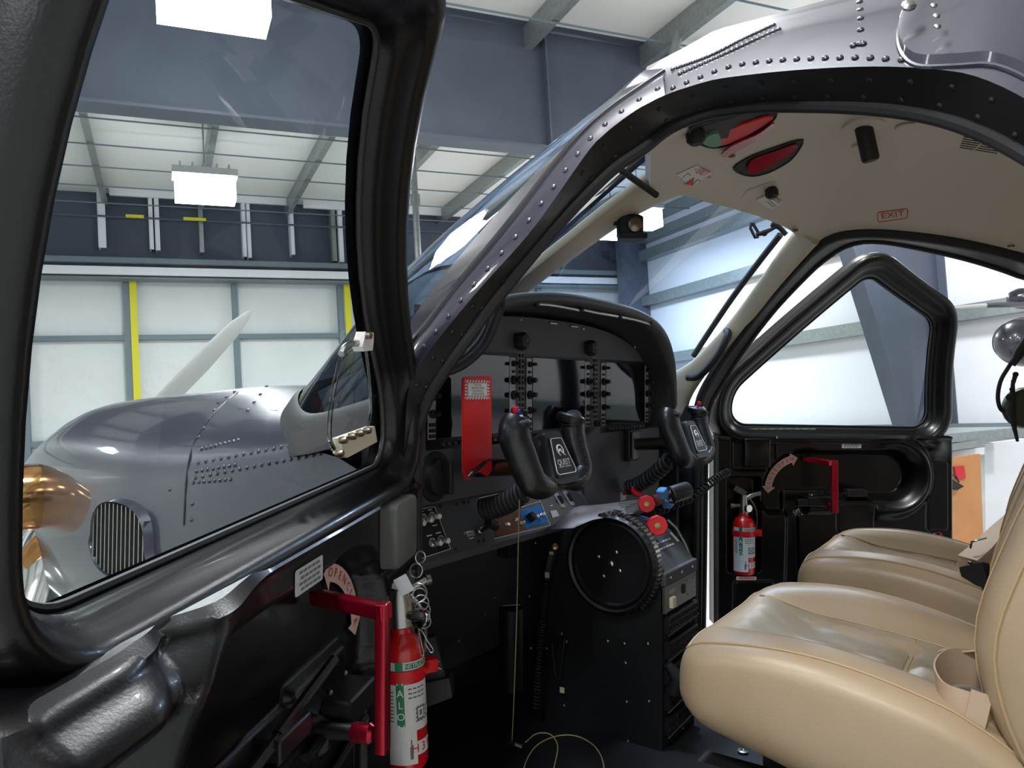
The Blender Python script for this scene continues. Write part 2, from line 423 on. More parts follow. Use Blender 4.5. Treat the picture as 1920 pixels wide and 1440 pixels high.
# conduit and brace near the top of the picture
p0 = H(*hb(1304,-60,6.6)[0:1], 6.6, hb(1304,-60,6.6)[1]); p1 = H(hb(1250,150,6.6)[0], 6.6, hb(1250,150,6.6)[1])
trim(MB().tube([p0, p1], .055, 12), 'galvanised', 'round galvanised brace pipe above the cabin roof')
p0 = H(hb(1560,-60,6.9)[0], 6.9, hb(1560,-60,6.9)[1]); p1 = H(hb(1250,120,6.9)[0], 6.9, hb(1250,120,6.9)[1])
trim(MB().tube([p0, p1], .012, 6), 'steel_band', 'thin dark cable under the roof')
# pipe hanging beyond the girder
(pa, pc) = hb(778,365,11); m = MB().tube([H(pa, 11, CEIL), H(pa, 11, pc-1.0)], .05, 10); m.tube([H(pa, 11, pc), H(pa, 11, pc-.15)], .075, 10)
trim(m, 'galvanised', 'vertical drop pipe beyond the girder')
# high-bay lamps
for i, (a, bb, cc) in enumerate(LAMPS):
    lb = ['square hangar lamp glowing in the middle of the door window', 'bright hangar lamp at the top edge of the door window', 'hangar lamp seen through the windshield behind the centre camera', 'hangar lamp seen through the windshield just above the centre camera'][i] if i < 4 else 'white high-bay hangar lamp hanging from the roof'
    r = root('hangar_lamp', lb, 'lamp', H(a, bb, cc+.12), 'high-bay lamps under the hangar roof')
    M = lambda q, p, s: H(a+q, bb+p, cc+s)
    m = MB()
    V = [M(q,p,s) for q in (-.40,.40) for p in (-.20,.20) for s in (.17,.26)]
    m.add(V, [(0,1,3,2),(4,6,7,5),(0,4,5,1),(2,3,7,6),(0,2,6,4),(1,5,7,3)])
    for q in (-.3,-.15,0,.15,.3): V = [M(q+u,p,s) for u in (-.01,.01) for p in (-.15,.15) for s in (.26,.33)]; m.add(V, [(0,1,3,2),(4,6,7,5),(0,4,5,1),(2,3,7,6),(0,2,6,4),(1,5,7,3)])
    m.build('housing', 'lamp_body', r, smooth=False)
    m = MB(); V = [M(q,p,s) for q in (-.37,.37) for p in (-.17,.17) for s in (-.14,.17)]
    m.add(V, [(0,1,3,2),(4,6,7,5),(0,4,5,1),(2,3,7,6),(0,2,6,4),(1,5,7,3)])
    m.build('diffuser', 'lamp_led', r, smooth=False)
    MB().tube([M(0,0,.26), H(a,bb,CEIL)], .012, 6).build('hanging_chain', 'steel', r)
    l = bpy.data.lights.new('lamp_light', 'AREA'); l.shape = 'RECTANGLE'; l.size = .74; l.size_y = .34; l.energy = LAMP_W; l.color = (.96,.98,1)
    lo = bpy.data.objects.new('lamp_light', l); COL.objects.link(lo)
    p = H(a, bb, cc-.16); lo.matrix_world = Matrix(((WH.x,NH.x,UH.x,p.x),(WH.y,NH.y,UH.y,p.y),(WH.z,NH.z,UH.z,p.z),(0,0,0,1)))
# workbench, plywood and the neighbouring aircraft behind the starboard door
def hquad(a0,c0,a1,c1,b): return
pb = 3.2
def hpt(px, py, b): a, c = hb(px, py, b); return H(a, b, c)
def slab(mb, pix, b, th, mi=0):
    A = [hpt(x, y, b) for x, y in pix]; B = [p+NH*th for p in A]; n = len(A)
    mb.add(A+B, [tuple(range(n)), tuple(range(2*n-1, n-1, -1))]+[(i, (i+1) % n, n+(i+1) % n, n+i) for i in range(n)], mi); return mb
o = slab(MB(), ((1690,872),(1838,851),(1850,1180),(1690,1200)), 4.2, .03)
slab(o, ((1790,875),(1808,873),(1811,897),(1794,899)), 4.185, .012, 1); slab(o, ((1772,862),(1784,861),(1789,901),(1777,902)), 4.185, .012, 2)
tag(o.build('plywood_panel', ['plywood','red_ink','steel_dark'], smooth=False), 'orange-brown plywood panel with a red mark, standing behind the open starboard door', 'panel')
o = slab(MB(), ((1760,902),(1785,898),(1808,912),(1795,919),(1775,908)), 4.15, .03)
o.tube([hpt(1776,888,4.15), hpt(1792,892,4.14), hpt(1798,904,4.15)], .006, 6)
tag(o.build('strap_clamp', 'black_rubber', smooth=False), 'dark clamp and loop of cable on the plywood panel', 'clamp')
r = root('work_bench', 'white and grey metal work bench behind the plywood panel', 'bench', hpt(1850,1250,4.3))
slab(MB(), ((1640,826),(1925,800),(1925,818),(1640,842)), 4.3, .7).build('bench_top', 'galvanised', r, smooth=False)
slab(MB(), ((1700,845),(1845,824),(1847,836),(1700,858)), 4.27, .04).build('front_rail', 'galvanised', r, smooth=False)
slab(MB(), ((1846,832),(1925,822),(1925,1250),(1852,1250)), 4.6, .05).build('side_panel', 'wall_sheet', r, smooth=False)
slab(MB(), ((1700,858),(1846,838),(1846,852),(1700,875)), 4.35, .04).build('apron', 'wall_sheet', r, smooth=False)
# spinner and blade of another aircraft
r = root('parked_airplane', 'dark grey spinner and propeller of another aircraft beyond the starboard door', 'airplane', hpt(1960,1250,4.8))
c = hpt(1925,641,4.6); ax = (RX*-1+FX*-.25).normalized()
MB().lathe([(.02,.30),(.09,.285),(.16,.24),(.21,.16),(.235,.06),(.235,-.10),(.2,-.6)], c, ax, 32).build('spinner', 'skin_dark', r)
MB().tube([hpt(1925,570,4.8), hpt(1860,572,4.8), hpt(1847,573,4.8)], [.035,.028,.024], 10).build('pitot_mast', 'skin_dark', r)
MB().tube([hpt(1847,573,4.8), hpt(1800,576,4.8), hpt(1783,577,4.8)], [.024,.016,.004], 10).build('pitot_tip', 'blade', r)
MB().lathe([(.02,.14),(.07,.12),(.10,.06),(.11,0),(.11,-.3)], hpt(1916,560,4.85), ax, 24).build('wing_pod', 'skin_dark', r)
# ------------------------------------------------------------------ the airplane: outer surfaces
def roofH(y): return 2.42
def prof_w(z, y, W=.70, top=None, e=2.1, z0=1.70):
    top = roofH(y) if top is None else top
    if z <= z0: return W
    t = min(1, (z-z0)/(top-z0)); return W*max(0, 1-t**e)**(1/e)
def prof_z(x, y, W=.70, top=None, e=2.1, z0=1.70):
    top = roofH(y) if top is None else top
    t = min(1, abs(x)/W); return z0+(top-z0)*max(0, 1-t**e)**(1/e)
def raysurf(px, py, W=.70, dtop=0, side=-1):
    """first crossing of the sight line with the port (or starboard) cabin profile"""
    d = ray(px, py); lo = None
    def f(t):
        p = CAM+d*t; return side*p.x-prof_w(p.z, p.y, W, roofH(p.y)-dtop)
    if side < 0:
        t = .3; fp = f(t)
        while t < 4:
            t += .004; q = f(t)
            if fp > 0 and q <= 0: break
            fp = q
        a, b = t-.004, t
        for _ in range(12):
            c = (a+b)/2
            if f(c) > 0: a = c
            else: b = c
        return CAM+d*a
    t = 3.2; fp = f(t)
    while t > .5:
        t -= .004; q = f(t)
        if fp > 0 and q <= 0: break
        fp = q
    a, b = t+.004, t
    for _ in range(12):
        c = (a+b)/2
        if f(c) > 0: a = c
        else: b = c
    return CAM+d*a
plane = root('airplane', 'dark grey high-wing utility airplane with both cabin doors open', 'airplane', (0,0,0))
# --- pixel outlines of the port door opening, turned into points on the cabin surfaces
OUT_PX = [(752,1000),(756,900),(760,800),(768,720),(800,665),(841,612),(905,535),(999,429),(1101,286),(1135,250),(1170,222),(1210,196),(1255,175),(1300,160),(1340,149),(1404,140),(1484,132),(1580,126),(1676,125),(1783,133),(1847,149),(1920,184),(1990,232),(2060,310),(2110,420)]
INN_PX = [(780,1000),(779,915),(778,821),(802,752),(834,700),(880,634),(939,553),(1042,427),(1127,342),(1170,308),(1212,282),(1240,258),(1268,239),(1305,225),(1340,215),(1426,205),(1520,205),(1580,207),(1655,213),(1741,227),(1826,253),(1920,299),(1990,350),(2060,430),(2110,520)]
outP = [raysurf(x, y, .70) for x, y in OUT_PX]; innP = [raysurf(x, y, .66, .12) for x, y in INN_PX]
for P in (outP, innP):      # carry the jamb down to the sill and aft
    P.insert(0, V3((P[0].x, P[0].y, 1.02))); 
    P.append(V3((-.69 if P is outP else -.655, P[-1].y-.03, 1.5))); P.append(V3((-.70 if P is outP else -.66, P[-1].y-.01, 1.02)))
outC = resample(catmull(outP, 8), 170); innC = resample(catmull(innP, 8), 170)
def midp(i, f, lift=.0):
    i = max(0, min(len(outC)-1, i)); return outC[i].lerp(innC[i], f)
# jamb band (black), rounded seal at its inner edge, rivets
def jamb(mir):
    s = -1 if mir else 1; Mx = lambda p: V3((p.x*s, p.y, p.z))
    m = MB(); rows = []
    for f in (0, .04, .3, .6, .86, 1): rows.append([Mx(outC[i].lerp(innC[i], f)+V3((0,0,0))) for i in range(len(outC))])
    m.grid(rows)
    rows2 = [[Mx(p) for p in innC], [Mx(p+V3((.004,0,0))) for p in innC]]; m.grid(rows2)
    for i in range(8, 150, 3):
        for f in (.28, .66):
            p = midp(i, f); q = midp(i+1, f); e = innC[i]-outC[i]; n = (q-p).cross(e).normalized()
            if n.x > 0: n = -n
            m.dome(Mx(p), Mx(n), .0042, 0, 7)
    m.build('door_jamb', 'black_trim', plane)
    MB().tube([Mx(innC[i].lerp(outC[i], .13)+V3((.004,0,0))) for i in range(len(innC))], .0105, 10).build('door_seal', 'black_rubber', plane)
jamb(False)
# pillar strip: metallic skin between jamb and windshield, with rivets
STRIP_PX = [(738,740),(765,655),(800,610),(850,545),(950,425),(1060,285),(1130,215),(1200,165),(1245,135)]
PILL = resample(catmull([raysurf(x, y, .695) for x, y in STRIP_PX], 6), 60)
i0 = min(range(len(outC)), key=lambda i: (outC[i]-raysurf(764,722)).length if i < 80 else 9)
i1 = min(range(len(outC)), key=lambda i: (outC[i]-raysurf(1255,175)).length)
def strip_rows():
    A = resample(outC[i0:i1+1], 60); return A, PILL
A_, B_ = strip_rows()
for s in (1,):
    Mx = lambda p: V3((p.x*s, p.y, p.z))
    m = MB(); m.grid([[Mx(A_[i].lerp(B_[i], f)+V3((-.004*math.sin(f*math.pi),0,.003*math.sin(f*math.pi)))) for i in range(60)] for f in (0,.2,.5,.8,1)])
    for i in range(1, 60, 3):
        p = A_[i].lerp(B_[i], .30); n = (A_[min(59,i+1)]-A_[i-1]).cross(B_[i]-A_[i]).normalized()
        if n.x > 0: n = -n
        m.dome(Mx(p+n*.003), Mx(n), .0048, 0, 8, .7)
    m.build('windshield_pillar_skin', 'skin_paint', plane)
# roof skin from the opening over the cabin
m = MB(); rows = []
js = list(range(i1, len(outC)-2))
rows.append(resample([outC[i1], PILL[-1]]+[V3(p) for p in ((-.50,-.25,2.226),(-.36,-.19,2.30),(-.18,-.14,2.33),(0,-.12,2.335))], 15))
for i in js:
    p = outC[i]; H_ = roofH(p.y); r = []
    for k in range(15):
        f = k/14
        x = p.x*(1-f)**1.0
        q = V3((x, p.y, prof_z(x, p.y))) if k else p
        r.append(q)
    rows.append(r)
full = rows
roofmb = MB().grid([[V3((p.x, p.y, p.z)) for p in r] for r in full])
m = MB(); m.grid([[V3((-p.x, p.y, p.z)) for p in r] for r in full]); m.build('cabin_roof_skin', 'skin_paint', plane)
# side skin behind the opening and below
m = MB()
for s in (1,-1):
    m = MB(); m.box((s*.69, -1.9, 1.45), (.02, 1.5, 1.2)); m.box((s*.69, -.4, .88), (.03, 2.4, .26)); m.build('cabin_side_skin', 'skin_paint', plane, smooth=False)
# roof rivets and the wing-root fairing
m = roofmb
def roofpt(px, py):
    p = raysurf(px, py, .70); return p
def rivet_line(m, pts, n, r=.0045):
    Q = [roofpt(*p) for p in pts]; Q = [q for q in Q if q.x < -.02 and q.x > -.71]
    if len(Q) < 2: return
    P = resample(catmull(Q, 5), n)
    for p in P:
        x = V3((-.02,0,0)); a = V3((p.x-.01, p.y, prof_z(p.x-.01, p.y))); b = V3((p.x, p.y-.02, prof_z(p.x, p.y-.02)))
        nn = (a-p).cross(b-p).normalized()
        if nn.z < 0: nn = -nn
        m.dome(p, nn, r, 0, 8, .7)
rivet_line(m, [(1262,165),(1310,146),(1372,124),(1460,113),(1600,108),(1690,112)], 17)
rivet_line(m, [(1262,130),(1330,105),(1390,75),(1450,47)], 22, .004)
rivet_line(m, [(1275,138),(1340,110),(1400,82),(1460,55)], 20, .004)
rivet_line(m, [(1612,4),(1614,40),(1612,82)], 5)
rivet_line(m, [(1600,85),(1618,82)], 2)
m.build('cabin_roof_skin', 'skin_paint', plane)
c = [roofpt(1700,20), roofpt(1684,60), roofpt(1690,100), roofpt(1720,124), roofpt(1790,124), roofpt(1860,122), roofpt(1930,150), roofpt(2000,200)]
top = [V3((p.x*.6, p.y-.02, prof_z(p.x*.6,p.y)+.05)) for p in c]
m = MB(); C = resample(catmull(c,6),40); T = resample(catmull(top,6),40)
rows = []
for f in (0,.03,.2,.45,.75,1):
    rows.append([C[i].lerp(T[i], f)+V3((-.008*math.sin(min(1,f*1.3)*math.pi)-.006*(f>0), 0, .006*(f>0))) for i in range(40)])
m.grid(rows); m.tube(C, .003, 6); m.build('wing_root_fairing', 'skin_paint', plane)
m = MB(); p = roofpt(1708,55); m.dome(p+V3((-.02,0,.02)), V3((-.8,-.3,.4)), .009); p = roofpt(1758,95); 
for q in ((1755,55),(1760,75),(1762,95)): m.dome(roofpt(*q)+V3((-.02,0,.02)), V3((-.8,-.3,.4)), .004)
m.build('fairing_screws', 'steel', plane)
# wing stub over the doors
m = MB(); 
for s in (1,-1):
    rings = []
    for x in (.42, 1.0, 2.6, 4.6):
        rr = []
        for k in range(28):
            t = 2*math.pi*k/28; yy = -1.72+.75*math.cos(t); zz = 2.56+.09*math.sin(t)*(1-.3*math.cos(t))+x*.012
            rr.append((s*x, yy, zz))
        rings.append(rr)
    mm = MB().loft(rings); mm.build('wing', 'skin_paint', plane)
# --- windshield
def Q4(a, b, c, d, n=10): return resample(catmull([a,b,c,d], 6), n)
NS = 12
cols = {
 -1.0: PILL,
}
base = [tuple(PILL[0]),(-.62,.36,1.70),(-.46,.57,1.745),(-.22,.675,1.785),(0,.70,1.80)]
topc = [tuple(PILL[-1]), (-.50,-.25,2.225), (-.36,-.18,2.29), (-.18,-.13,2.32), (0,-.11,2.325)]
mid1 = [tuple(PILL[16]), (-.615,.16,1.885), (-.475,.335,1.925), (-.23,.42,1.96), (0,.445,1.965)]
mid2 = [tuple(PILL[38]), (-.57,-.05,2.055), (-.44,.085,2.105), (-.21,.155,2.14), (0,.17,2.145)]
crv = []
for cset in (base, mid1, mid2, topc):
    P = resample(catmull([V3(p) for p in cset], 8), 33); crv.append(P)
rowsL = [catmull([crv[k][j] for k in range(4)], 6) for j in range(33)]
R_all = rowsL + [[V3((-p.x, p.y, p.z)) for p in r] for r in reversed(rowsL[:-1])]
E1 = resample(catmull([raysurf(x, y, .70, 0, 1) for x, y in ((1252,752),(1300,672),(1330,625),(1372,562),(1420,497),(1463,442),(1490,412))],4), len(rowsL[0]))
for j in range(32):
    r = R_all[64-j]; wgt = (1-j/32)**2
    for i in range(len(r)): r[i] = r[i]+(E1[i]-V3((-rowsL[0][i].x, rowsL[0][i].y, rowsL[0][i].z)))*wgt
MB().grid(R_all[:33]).build('windshield_glass', 'windshield_glass', plane)
MB().grid(R_all[32:]).build('windshield_glass', 'windshield_clear', plane)
# outer frames of the windshield: base fairing, edge strip and centre strip
bl = [r[0] for r in R_all]
m = MB(); rows = []
for (dn, dz, sc) in ((0,.006,.995),(.012,0,1.01),(.03,-.03,1.035),(.034,-.07,1.045)):
    rows.append([V3((p.x*sc, p.y*1.0+dn*.9, p.z+dz)) for p in bl])
m.grid(rows); m.build('windshield_base_fairing', 'black_rubber', plane)
m = MB()
for s in (1,):
    P = [V3((p.x*s, p.y, p.z)) for p in resample(PILL, 30)]
    P2 = [V3((rowsL[2][min(k*len(rowsL[2])//30, len(rowsL[2])-1)].x*s, rowsL[2][min(k*len(rowsL[2])//30, len(rowsL[2])-1)].y, rowsL[2][min(k*len(rowsL[2])//30, len(rowsL[2])-1)].z)) for k in range(30)]
    m.grid([[p+V3((-.004*s,0,.004)) for p in P], [p+V3((-.004*s,0,.005)) for p in P2]])
    m.tube(P, .006, 6)
m.build('windshield_edge_strip', 'skin_dark', plane)
m = MB(); cp = [p+V3((0,.003,.006)) for p in rowsL[-1]]
m.grid([[p+V3((-.03,0,-.002)) for p in cp], [p+V3((0,0,.003)) for p in cp], [p+V3((.03,0,-.002)) for p in cp]]); m.build('windshield_centre_strip', 'skin_dark', plane)
# --- nose: coarse control rings, smoothed
def ring(w_, zt, zb, y, zm=None):
    zm = zm or (zt+zb)/2
    L = [(0,zb),(-.55*w_,zb+.01),(-.93*w_,zb+.14),(-w_,zm-.05),(-w_*.98,zm+.5*(zt-zm)),(-.86*w_,zt-.20*(zt-zm)-.02),(-.6*w_,zt-.05*(zt-zm)),(-.3*w_,zt-.008),(0,zt)]
    return [(x,y,z) for x,z in L]
r0 = [(0,.05,.92),(-.4,.05,.93),(-.64,.05,1.05),(-.69,.08,1.35),(-.684,.13,1.60),(-.645,.37,1.655),(-.48,.60,1.71),(-.23,.70,1.755),(0,.73,1.775)]
rings = [r0, ring(.60,1.77,.93,.86), ring(.57,1.755,.93,1.15), ring(.51,1.735,.95,1.5), ring(.43,1.70,.98,1.85), ring(.35,1.61,1.02,2.15), ring(.27,1.49,1.06,2.4), ring(.17,1.38,1.13,2.56)]
fr = []
for r in rings:
    P = resample(catmull([V3(p) for p in r], 4), 30); fr.append(P+[V3((-p.x,p.y+(.09 if r is rings[0] and p.y < .3 else 0),p.z)) for p in reversed(P[1:-1])])
m = MB(); m.loft([[tuple(p) for p in catmullcol] for catmullcol in zip(*[catmull(c_, 6) for c_ in zip(*fr)])], True, False)
nosemb = m
NOSE = [list(c_) for c_ in zip(*[catmull(c_, 6) for c_ in zip(*fr)])]   # rings of points
def nosept(px, py):
    """point on the port side of the nose on this sight line"""
    d = ray(px, py); best = None
    for i in range(len(NOSE)-1):
        for j in range(0, 29):
            a, b, c_ = NOSE[i][j], NOSE[i][j+1], NOSE[i+1][j]; dd = NOSE[i+1][j+1]
            for tri in ((a,b,c_),(b,dd,c_)):
                from mathutils.geometry import intersect_ray_tri
                h = intersect_ray_tri(*tri, d, CAM, True)
                if h:
                    t = (h-CAM).length
                    if best is None or t < best[0]: best = (t, h, (tri[1]-tri[0]).cross(tri[2]-tri[0]).normalized())
    if not best: return None
    n = best[2]; n = n if n.dot(d) < 0 else -n
    return best[1], n
def nose_rivets(rows, r=.0048):
    m = nosemb
    for x0, y0, x1, y1, n in rows:
        for k in range(n):
            f = k/max(1,n-1); h = nosept(x0+(x1-x0)*f, y0+(y1-y0)*f)
            if h: m.dome(h[0], h[1], r, 0, 7, .8)
    return m
nose_rivets([(378,842,446,826,9),(372,868,598,826,17),(368,884,440,872,8),(366,896,600,850,18),(362,905,432,899,8),(372,820,402,770,4),(410,755,455,725,4),(465,770,500,725,4),(360,945,358,975,2),(318,918,330,920,1)]).build('engine_cowling', 'skin_paint', plane, angle=40)
def nose_line(pix, r, name, mt, lift=.0):
    P = []
    for x, y in pix:
        h = nosept(x, y)
        if h: P.append(h[0]+h[1]*lift)
    if len(P) > 1: MB().tube(resample(catmull(P,5), 40), r, 6).build(name, mt, plane)
nose_line([(446,735),(402,775),(372,815),(358,850),(350,890),(347,940),(345,985)], .0025, 'cowling_seam', 'black_trim')
nose_line([(445,767),(520,770),(560,760)], .0012, 'cowling_seam', 'black_trim')
# louvred side intake
h = nosept(232, 1012)
if h:
    o_, n_ = h; x_, y_, z_ = basis(n_)
    if x_.dot(RX) < 0: x_ = -x_
    rim = []
    for k in range(40):
        t = 2*math.pi*k/40; rim.append((spow(math.cos(t),.8)*.150*(1 if math.sin(t)<0 else .92), spow(math.sin(t),.75)*.088))
    m = MB(); P = [o_+x_*p[0]+y_*p[1]+n_*.012 for p in rim]; P2 = [o_+x_*p[0]*1.14+y_*p[1]*1.12-n_*.01 for p in rim]
    m.loft([P2, [p.lerp(q,.8)+n_*.012 for p, q in zip(P2,P)], P, [p-n_*.03 for p in P]], True, False)
    m.build('intake_rim', 'skin_paint', plane)
    m = MB(); m.poly([p-n_*.028 for p in P]); m.build('intake_duct', 'black_matte', plane)
    m = MB()
    for k in range(13):
        x = -.132+k*.022; hh = .085*(1-(abs(x)/.16)**2.6)**(1/2.6)
        m.box(o_+x_*x+n_*.006, (.0045, hh*2, .02), (x_, y_, n_))
    m.build('intake_louvre', 'steel', plane, smooth=False)
# exhaust stack
cr = lambda x, y, t: CAM+ray(x, y)*t
P = resample(catmull([cr(205,932,2.62), cr(150,932,2.48), cr(90,930,2.40), cr(30,935,2.34), cr(-40,960,2.30)],6),24)
MB().tube(P, [.07+.03*sstep(0,.3,k/23) for k in range(24)], 32).build('exhaust_stack', 'gold_chrome', plane)
P = resample(catmull([cr(150,985,2.62), cr(120,1030,2.50), cr(92,1085,2.42), cr(70,1150,2.36)],6),20)
MB().tube(P, [.09+.035*sstep(0,.4,k/19) for k in range(20)], 32).build('exhaust_shroud', 'chrome', plane)
# propeller
yb = 2.5
hubc = V3((0, yb+.08, 1.32))
MB().lathe([(.16,-.12),(.17,0),(.15,.14),(.10,.26),(.04,.33),(.01,.34)], hubc, (0,1,0), 32).build('spinner', 'chrome', plane)
tip = at(472, 583, 'y', yb); rt = at(318, 757, 'y', yb)
ax = (tip-hubc).normalized(); ax = V3((ax.x, 0, ax.z)).normalized()
for k, aa in enumerate((0, 120, 240)):
    ang = math.radians(aa); d_ = V3((ax.x*math.cos(ang)+ax.z*math.sin(ang), 0, -ax.x*math.sin(ang)+ax.z*math.cos(ang)))
    L_ = (tip-V3((0,yb,1.32))).length; sd = V3((d_.z, 0, -d_.x)); rings = []
    for f, wd in ((.12,.045),(.25,.07),(.45,.078),(.7,.07),(.88,.05),(.96,.028),(1.0,.008)):
        tw = math.radians(48-30*f); c_ = V3((0,yb,1.32))+d_*(L_*f)
        u_ = sd*math.cos(tw)+Y_*math.sin(tw); v_ = -sd*math.sin(tw)+Y_*math.cos(tw)
        rings.append([c_+u_*(wd*math.cos(t*math.pi/8))+v_*(wd*.13*math.sin(t*math.pi/8)) for t in range(16)])
    MB().loft(rings).build('propeller_blade', 'blade', plane)
# ------------------------------------------------------------------ cabin shell: floor, liner, pillars
m = MB(); m.box((0,-.45,.99), (1.34,2.3,.04)); m.build('cabin_floor', 'pedestal_black', plane, smooth=False)
m = MB()
m.box((0,.56,1.32), (1.16,.02,.66)); m.box((0,.385,1.47), (1.18,.33,.02)); m.build('firewall_light_baffle', 'pedestal_black', plane, smooth=False)  # firewall, plus an unseen shelf added to block light reaching the footwell
for s in (1,-1):
    m = MB(); m.box((s*.60,.36,1.33), (.02,.42,.62)); m.build('footwell_side', 'pedestal_black', plane, smooth=False)
# headliner: inside profile, front edge follows the windshield, sides end at the door openings
def lin_z(x, y): return prof_z(x, y, .66, 2.30-.15*sstep(-.38, .03, y))
def lp(px, py, off=.0):
    """where the sight line, once inside the cabin, meets the headliner"""
    d = ray(px, py); t = .6; ins = False
    while t < 4:
        p = CAM+d*t; inside = abs(p.x) < .66 and p.z < lin_z(p.x, p.y)
        if inside: ins = True
        if ins and not inside: break
        t += .004
    a, b = t-.004, t
    for _ in range(12):
        c = (a+b)/2; p = CAM+d*c
        if p.z > lin_z(p.x, p.y)-off: b = c
        else: a = c
    return CAM+d*a
FP = sorted([(q.x, q.y) for q in (lp(*p) for p in ((1238,371),(1271,364),(1332,382),(1394,398),(1448,418),(1476,432),(1500,455)))])
def front_y(x):
    if x <= FP[0][0]: return FP[0][1]-max(0,(FP[0][0]-x)-.05)*.45-max(0,-.45-x)*.6
    for a, b in zip(FP, FP[1:]):
        if x <= b[0]: return a[1]+(b[1]-a[1])*(x-a[0])/max(1e-6,b[0]-a[0])
    return FP[-1][1]
si = [raysurf(p[0], p[1], .655, .12, 1) for p in ((1300,1200),(1304,1000),(1306,850),(1310,760),(1338,700),(1380,640),(1436,566),(1495,500),(1530,466),(1570,443),(1640,437),(1740,446),(1830,462),(1920,486),(1990,520))]
so = [raysurf(p[0], p[1], .70, .01, 1) for p in ((1318,1200),(1321,1000),(1323,860),(1327,772),(1355,715),(1398,650),(1452,580),(1512,516),(1548,484),(1592,458),(1650,452),(1752,470),(1840,492),(1920,520),(1990,556))]
for P, xx in ((si,.655),(so,.70)): P.append(V3((xx,-.93,1.5))); P.append(V3((xx,-.93,1.02)))
SI_, SO_ = resample(catmull(si,6),120), resample(catmull(so,6),120)
def edge_pt(y, C):
    for k in range(10, len(C)-12):
        if C[k].y >= y > C[k+1].y and C[k].z > 1.95:
            f = (C[k].y-y)/max(1e-6, C[k].y-C[k+1].y); return C[k].lerp(C[k+1], f)
    return None
NX = 41; NY = 60; rows = []
for j in range(NY):
    f = (j/(NY-1))**1.5; r = []
    for i in range(NX):
        s = -1+2*i/(NX-1); C = innC if s < 0 else SI_; x = s*.52
        for _ in range(6):
            y0 = front_y(x); y = y0+(-2.1-y0)*f; e = edge_pt(y, C); lim = abs(e.x) if e else .53; x = s*lim
        e = edge_pt(y, C); z = lin_z(x, y)
        if e: z += (e.z-lin_z(e.x, y))*abs(s)**6
        r.append(V3((x, y, z)))
    rows.append(r)
m = MB().grid(rows); m.grid([rows[0], [p+V3((0,.012,.03)) for p in rows[0]]])
m.build('headliner', 'liner', plane)
for s in (1,-1):
    MB().box((s*.655,-1.65,1.5), (.02,1.3,1.0)).build('cabin_side_trim', 'liner', plane, smooth=False)
MB().box((0,-2.3,1.6), (1.3,.02,1.3)).build('cabin_rear_bulkhead', 'liner', plane, smooth=False)
# starboard opening: outline from the photograph on the inner profile
m = MB(); m.grid([[SI_[i].lerp(SO_[i],f) for i in range(120)] for f in (0,.3,.7,1)]); m.build('door_jamb', 'black_trim', plane)
MB().tube(SI_, .013, 10).build('door_seal', 'black_rubber', plane)
MB().tube([p+V3((.004,0,0)) for p in SO_], .008, 8).build('door_seal', 'black_rubber', plane)
# strip of jamb below and ahead of the starboard opening
m = MB(); pz = [V3((.66,.12,z)) for z in (1.02,1.3,1.5,1.62,1.70)]
m.grid([[V3((.658,.42,p.z)) for p in pz],[V3((.658,.30,p.z)) for p in pz],[V3((.66,.10,p.z)) for p in pz]]); m.build('side_lining', 'black_matte', plane)
# pillars
def beam_tube(path, wdt, thk, upn, n=18, e=.55):
    P = [V3(p) for p in path]; rings = []
    for i, p in enumerate(P):
        t = (P[min(i+1,len(P)-1)]-P[max(0,i-1)]).normalized(); u = V3(upn); u = (u-t*u.dot(t)).normalized(); s = t.cross(u)
        w_ = wdt[i] if hasattr(wdt,'__len__') else wdt; h_ = thk[i] if hasattr(thk,'__len__') else thk
        rings.append([p+s*(w_*spow(math.cos(2*math.pi*k/n),e))+u*(h_*spow(math.sin(2*math.pi*k/n),e)) for k in range(n)])
    return rings
cpost = catmull([(0,.60,1.84),(0,.40,1.955),(0,.20,2.07),(0,.02,2.165),(0,-.12,2.215)], 4)
m = MB().loft(beam_tube(cpost, [.042]*8+[.044,.046,.05,.055,.06,.068,.08,.09,.10][:len(cpost)-8], .016, (0,-.3,-1)), True, True)
m.build('centre_post', 'pillar_cream', plane)
for s in (1,):
    A = [(1236,800,.665),(1262,740,.66),(1310,690,.655),(1380,615,.645),(1440,535,.625),(1492,468,.60),(1516,440,.58)]
    pp = [raysurf(x, y, W, .03, 1) for x, y, W in A]
    path = resample(catmull(pp, 5), 24); wd = [.075-.048*sstep(0,.35,k/23)+.006*sstep(.7,1,k/23) for k in range(24)]
    m = MB().loft(beam_tube(path, wd, .014, (-1,-.1,-.2)), True, True); m.build('windshield_pillar', 'pillar_cream', plane)
    g = [atp(1290,708,(.62,0,0),(1,0,0)), atp(1312,704,(.60,0,0),(1,0,0)), atp(1345,668,(.59,0,0),(1,0,0)), atp(1364,630,(.59,0,0),(1,0,0)), atp(1362,618,(.62,0,0),(1,0,0))]
    MB().tube(resample(catmull(g,6),30), .011, 10).build('grab_handle', 'black_rubber', plane)
    e1 = [raysurf(x, y, .70, 0, 1) for x, y in ((1300,668),(1330,622),(1372,560),(1420,495),(1463,440))]
    MB().tube(resample(catmull(e1,4),20), .009, 8).build('windshield_seal', 'black_rubber', plane)
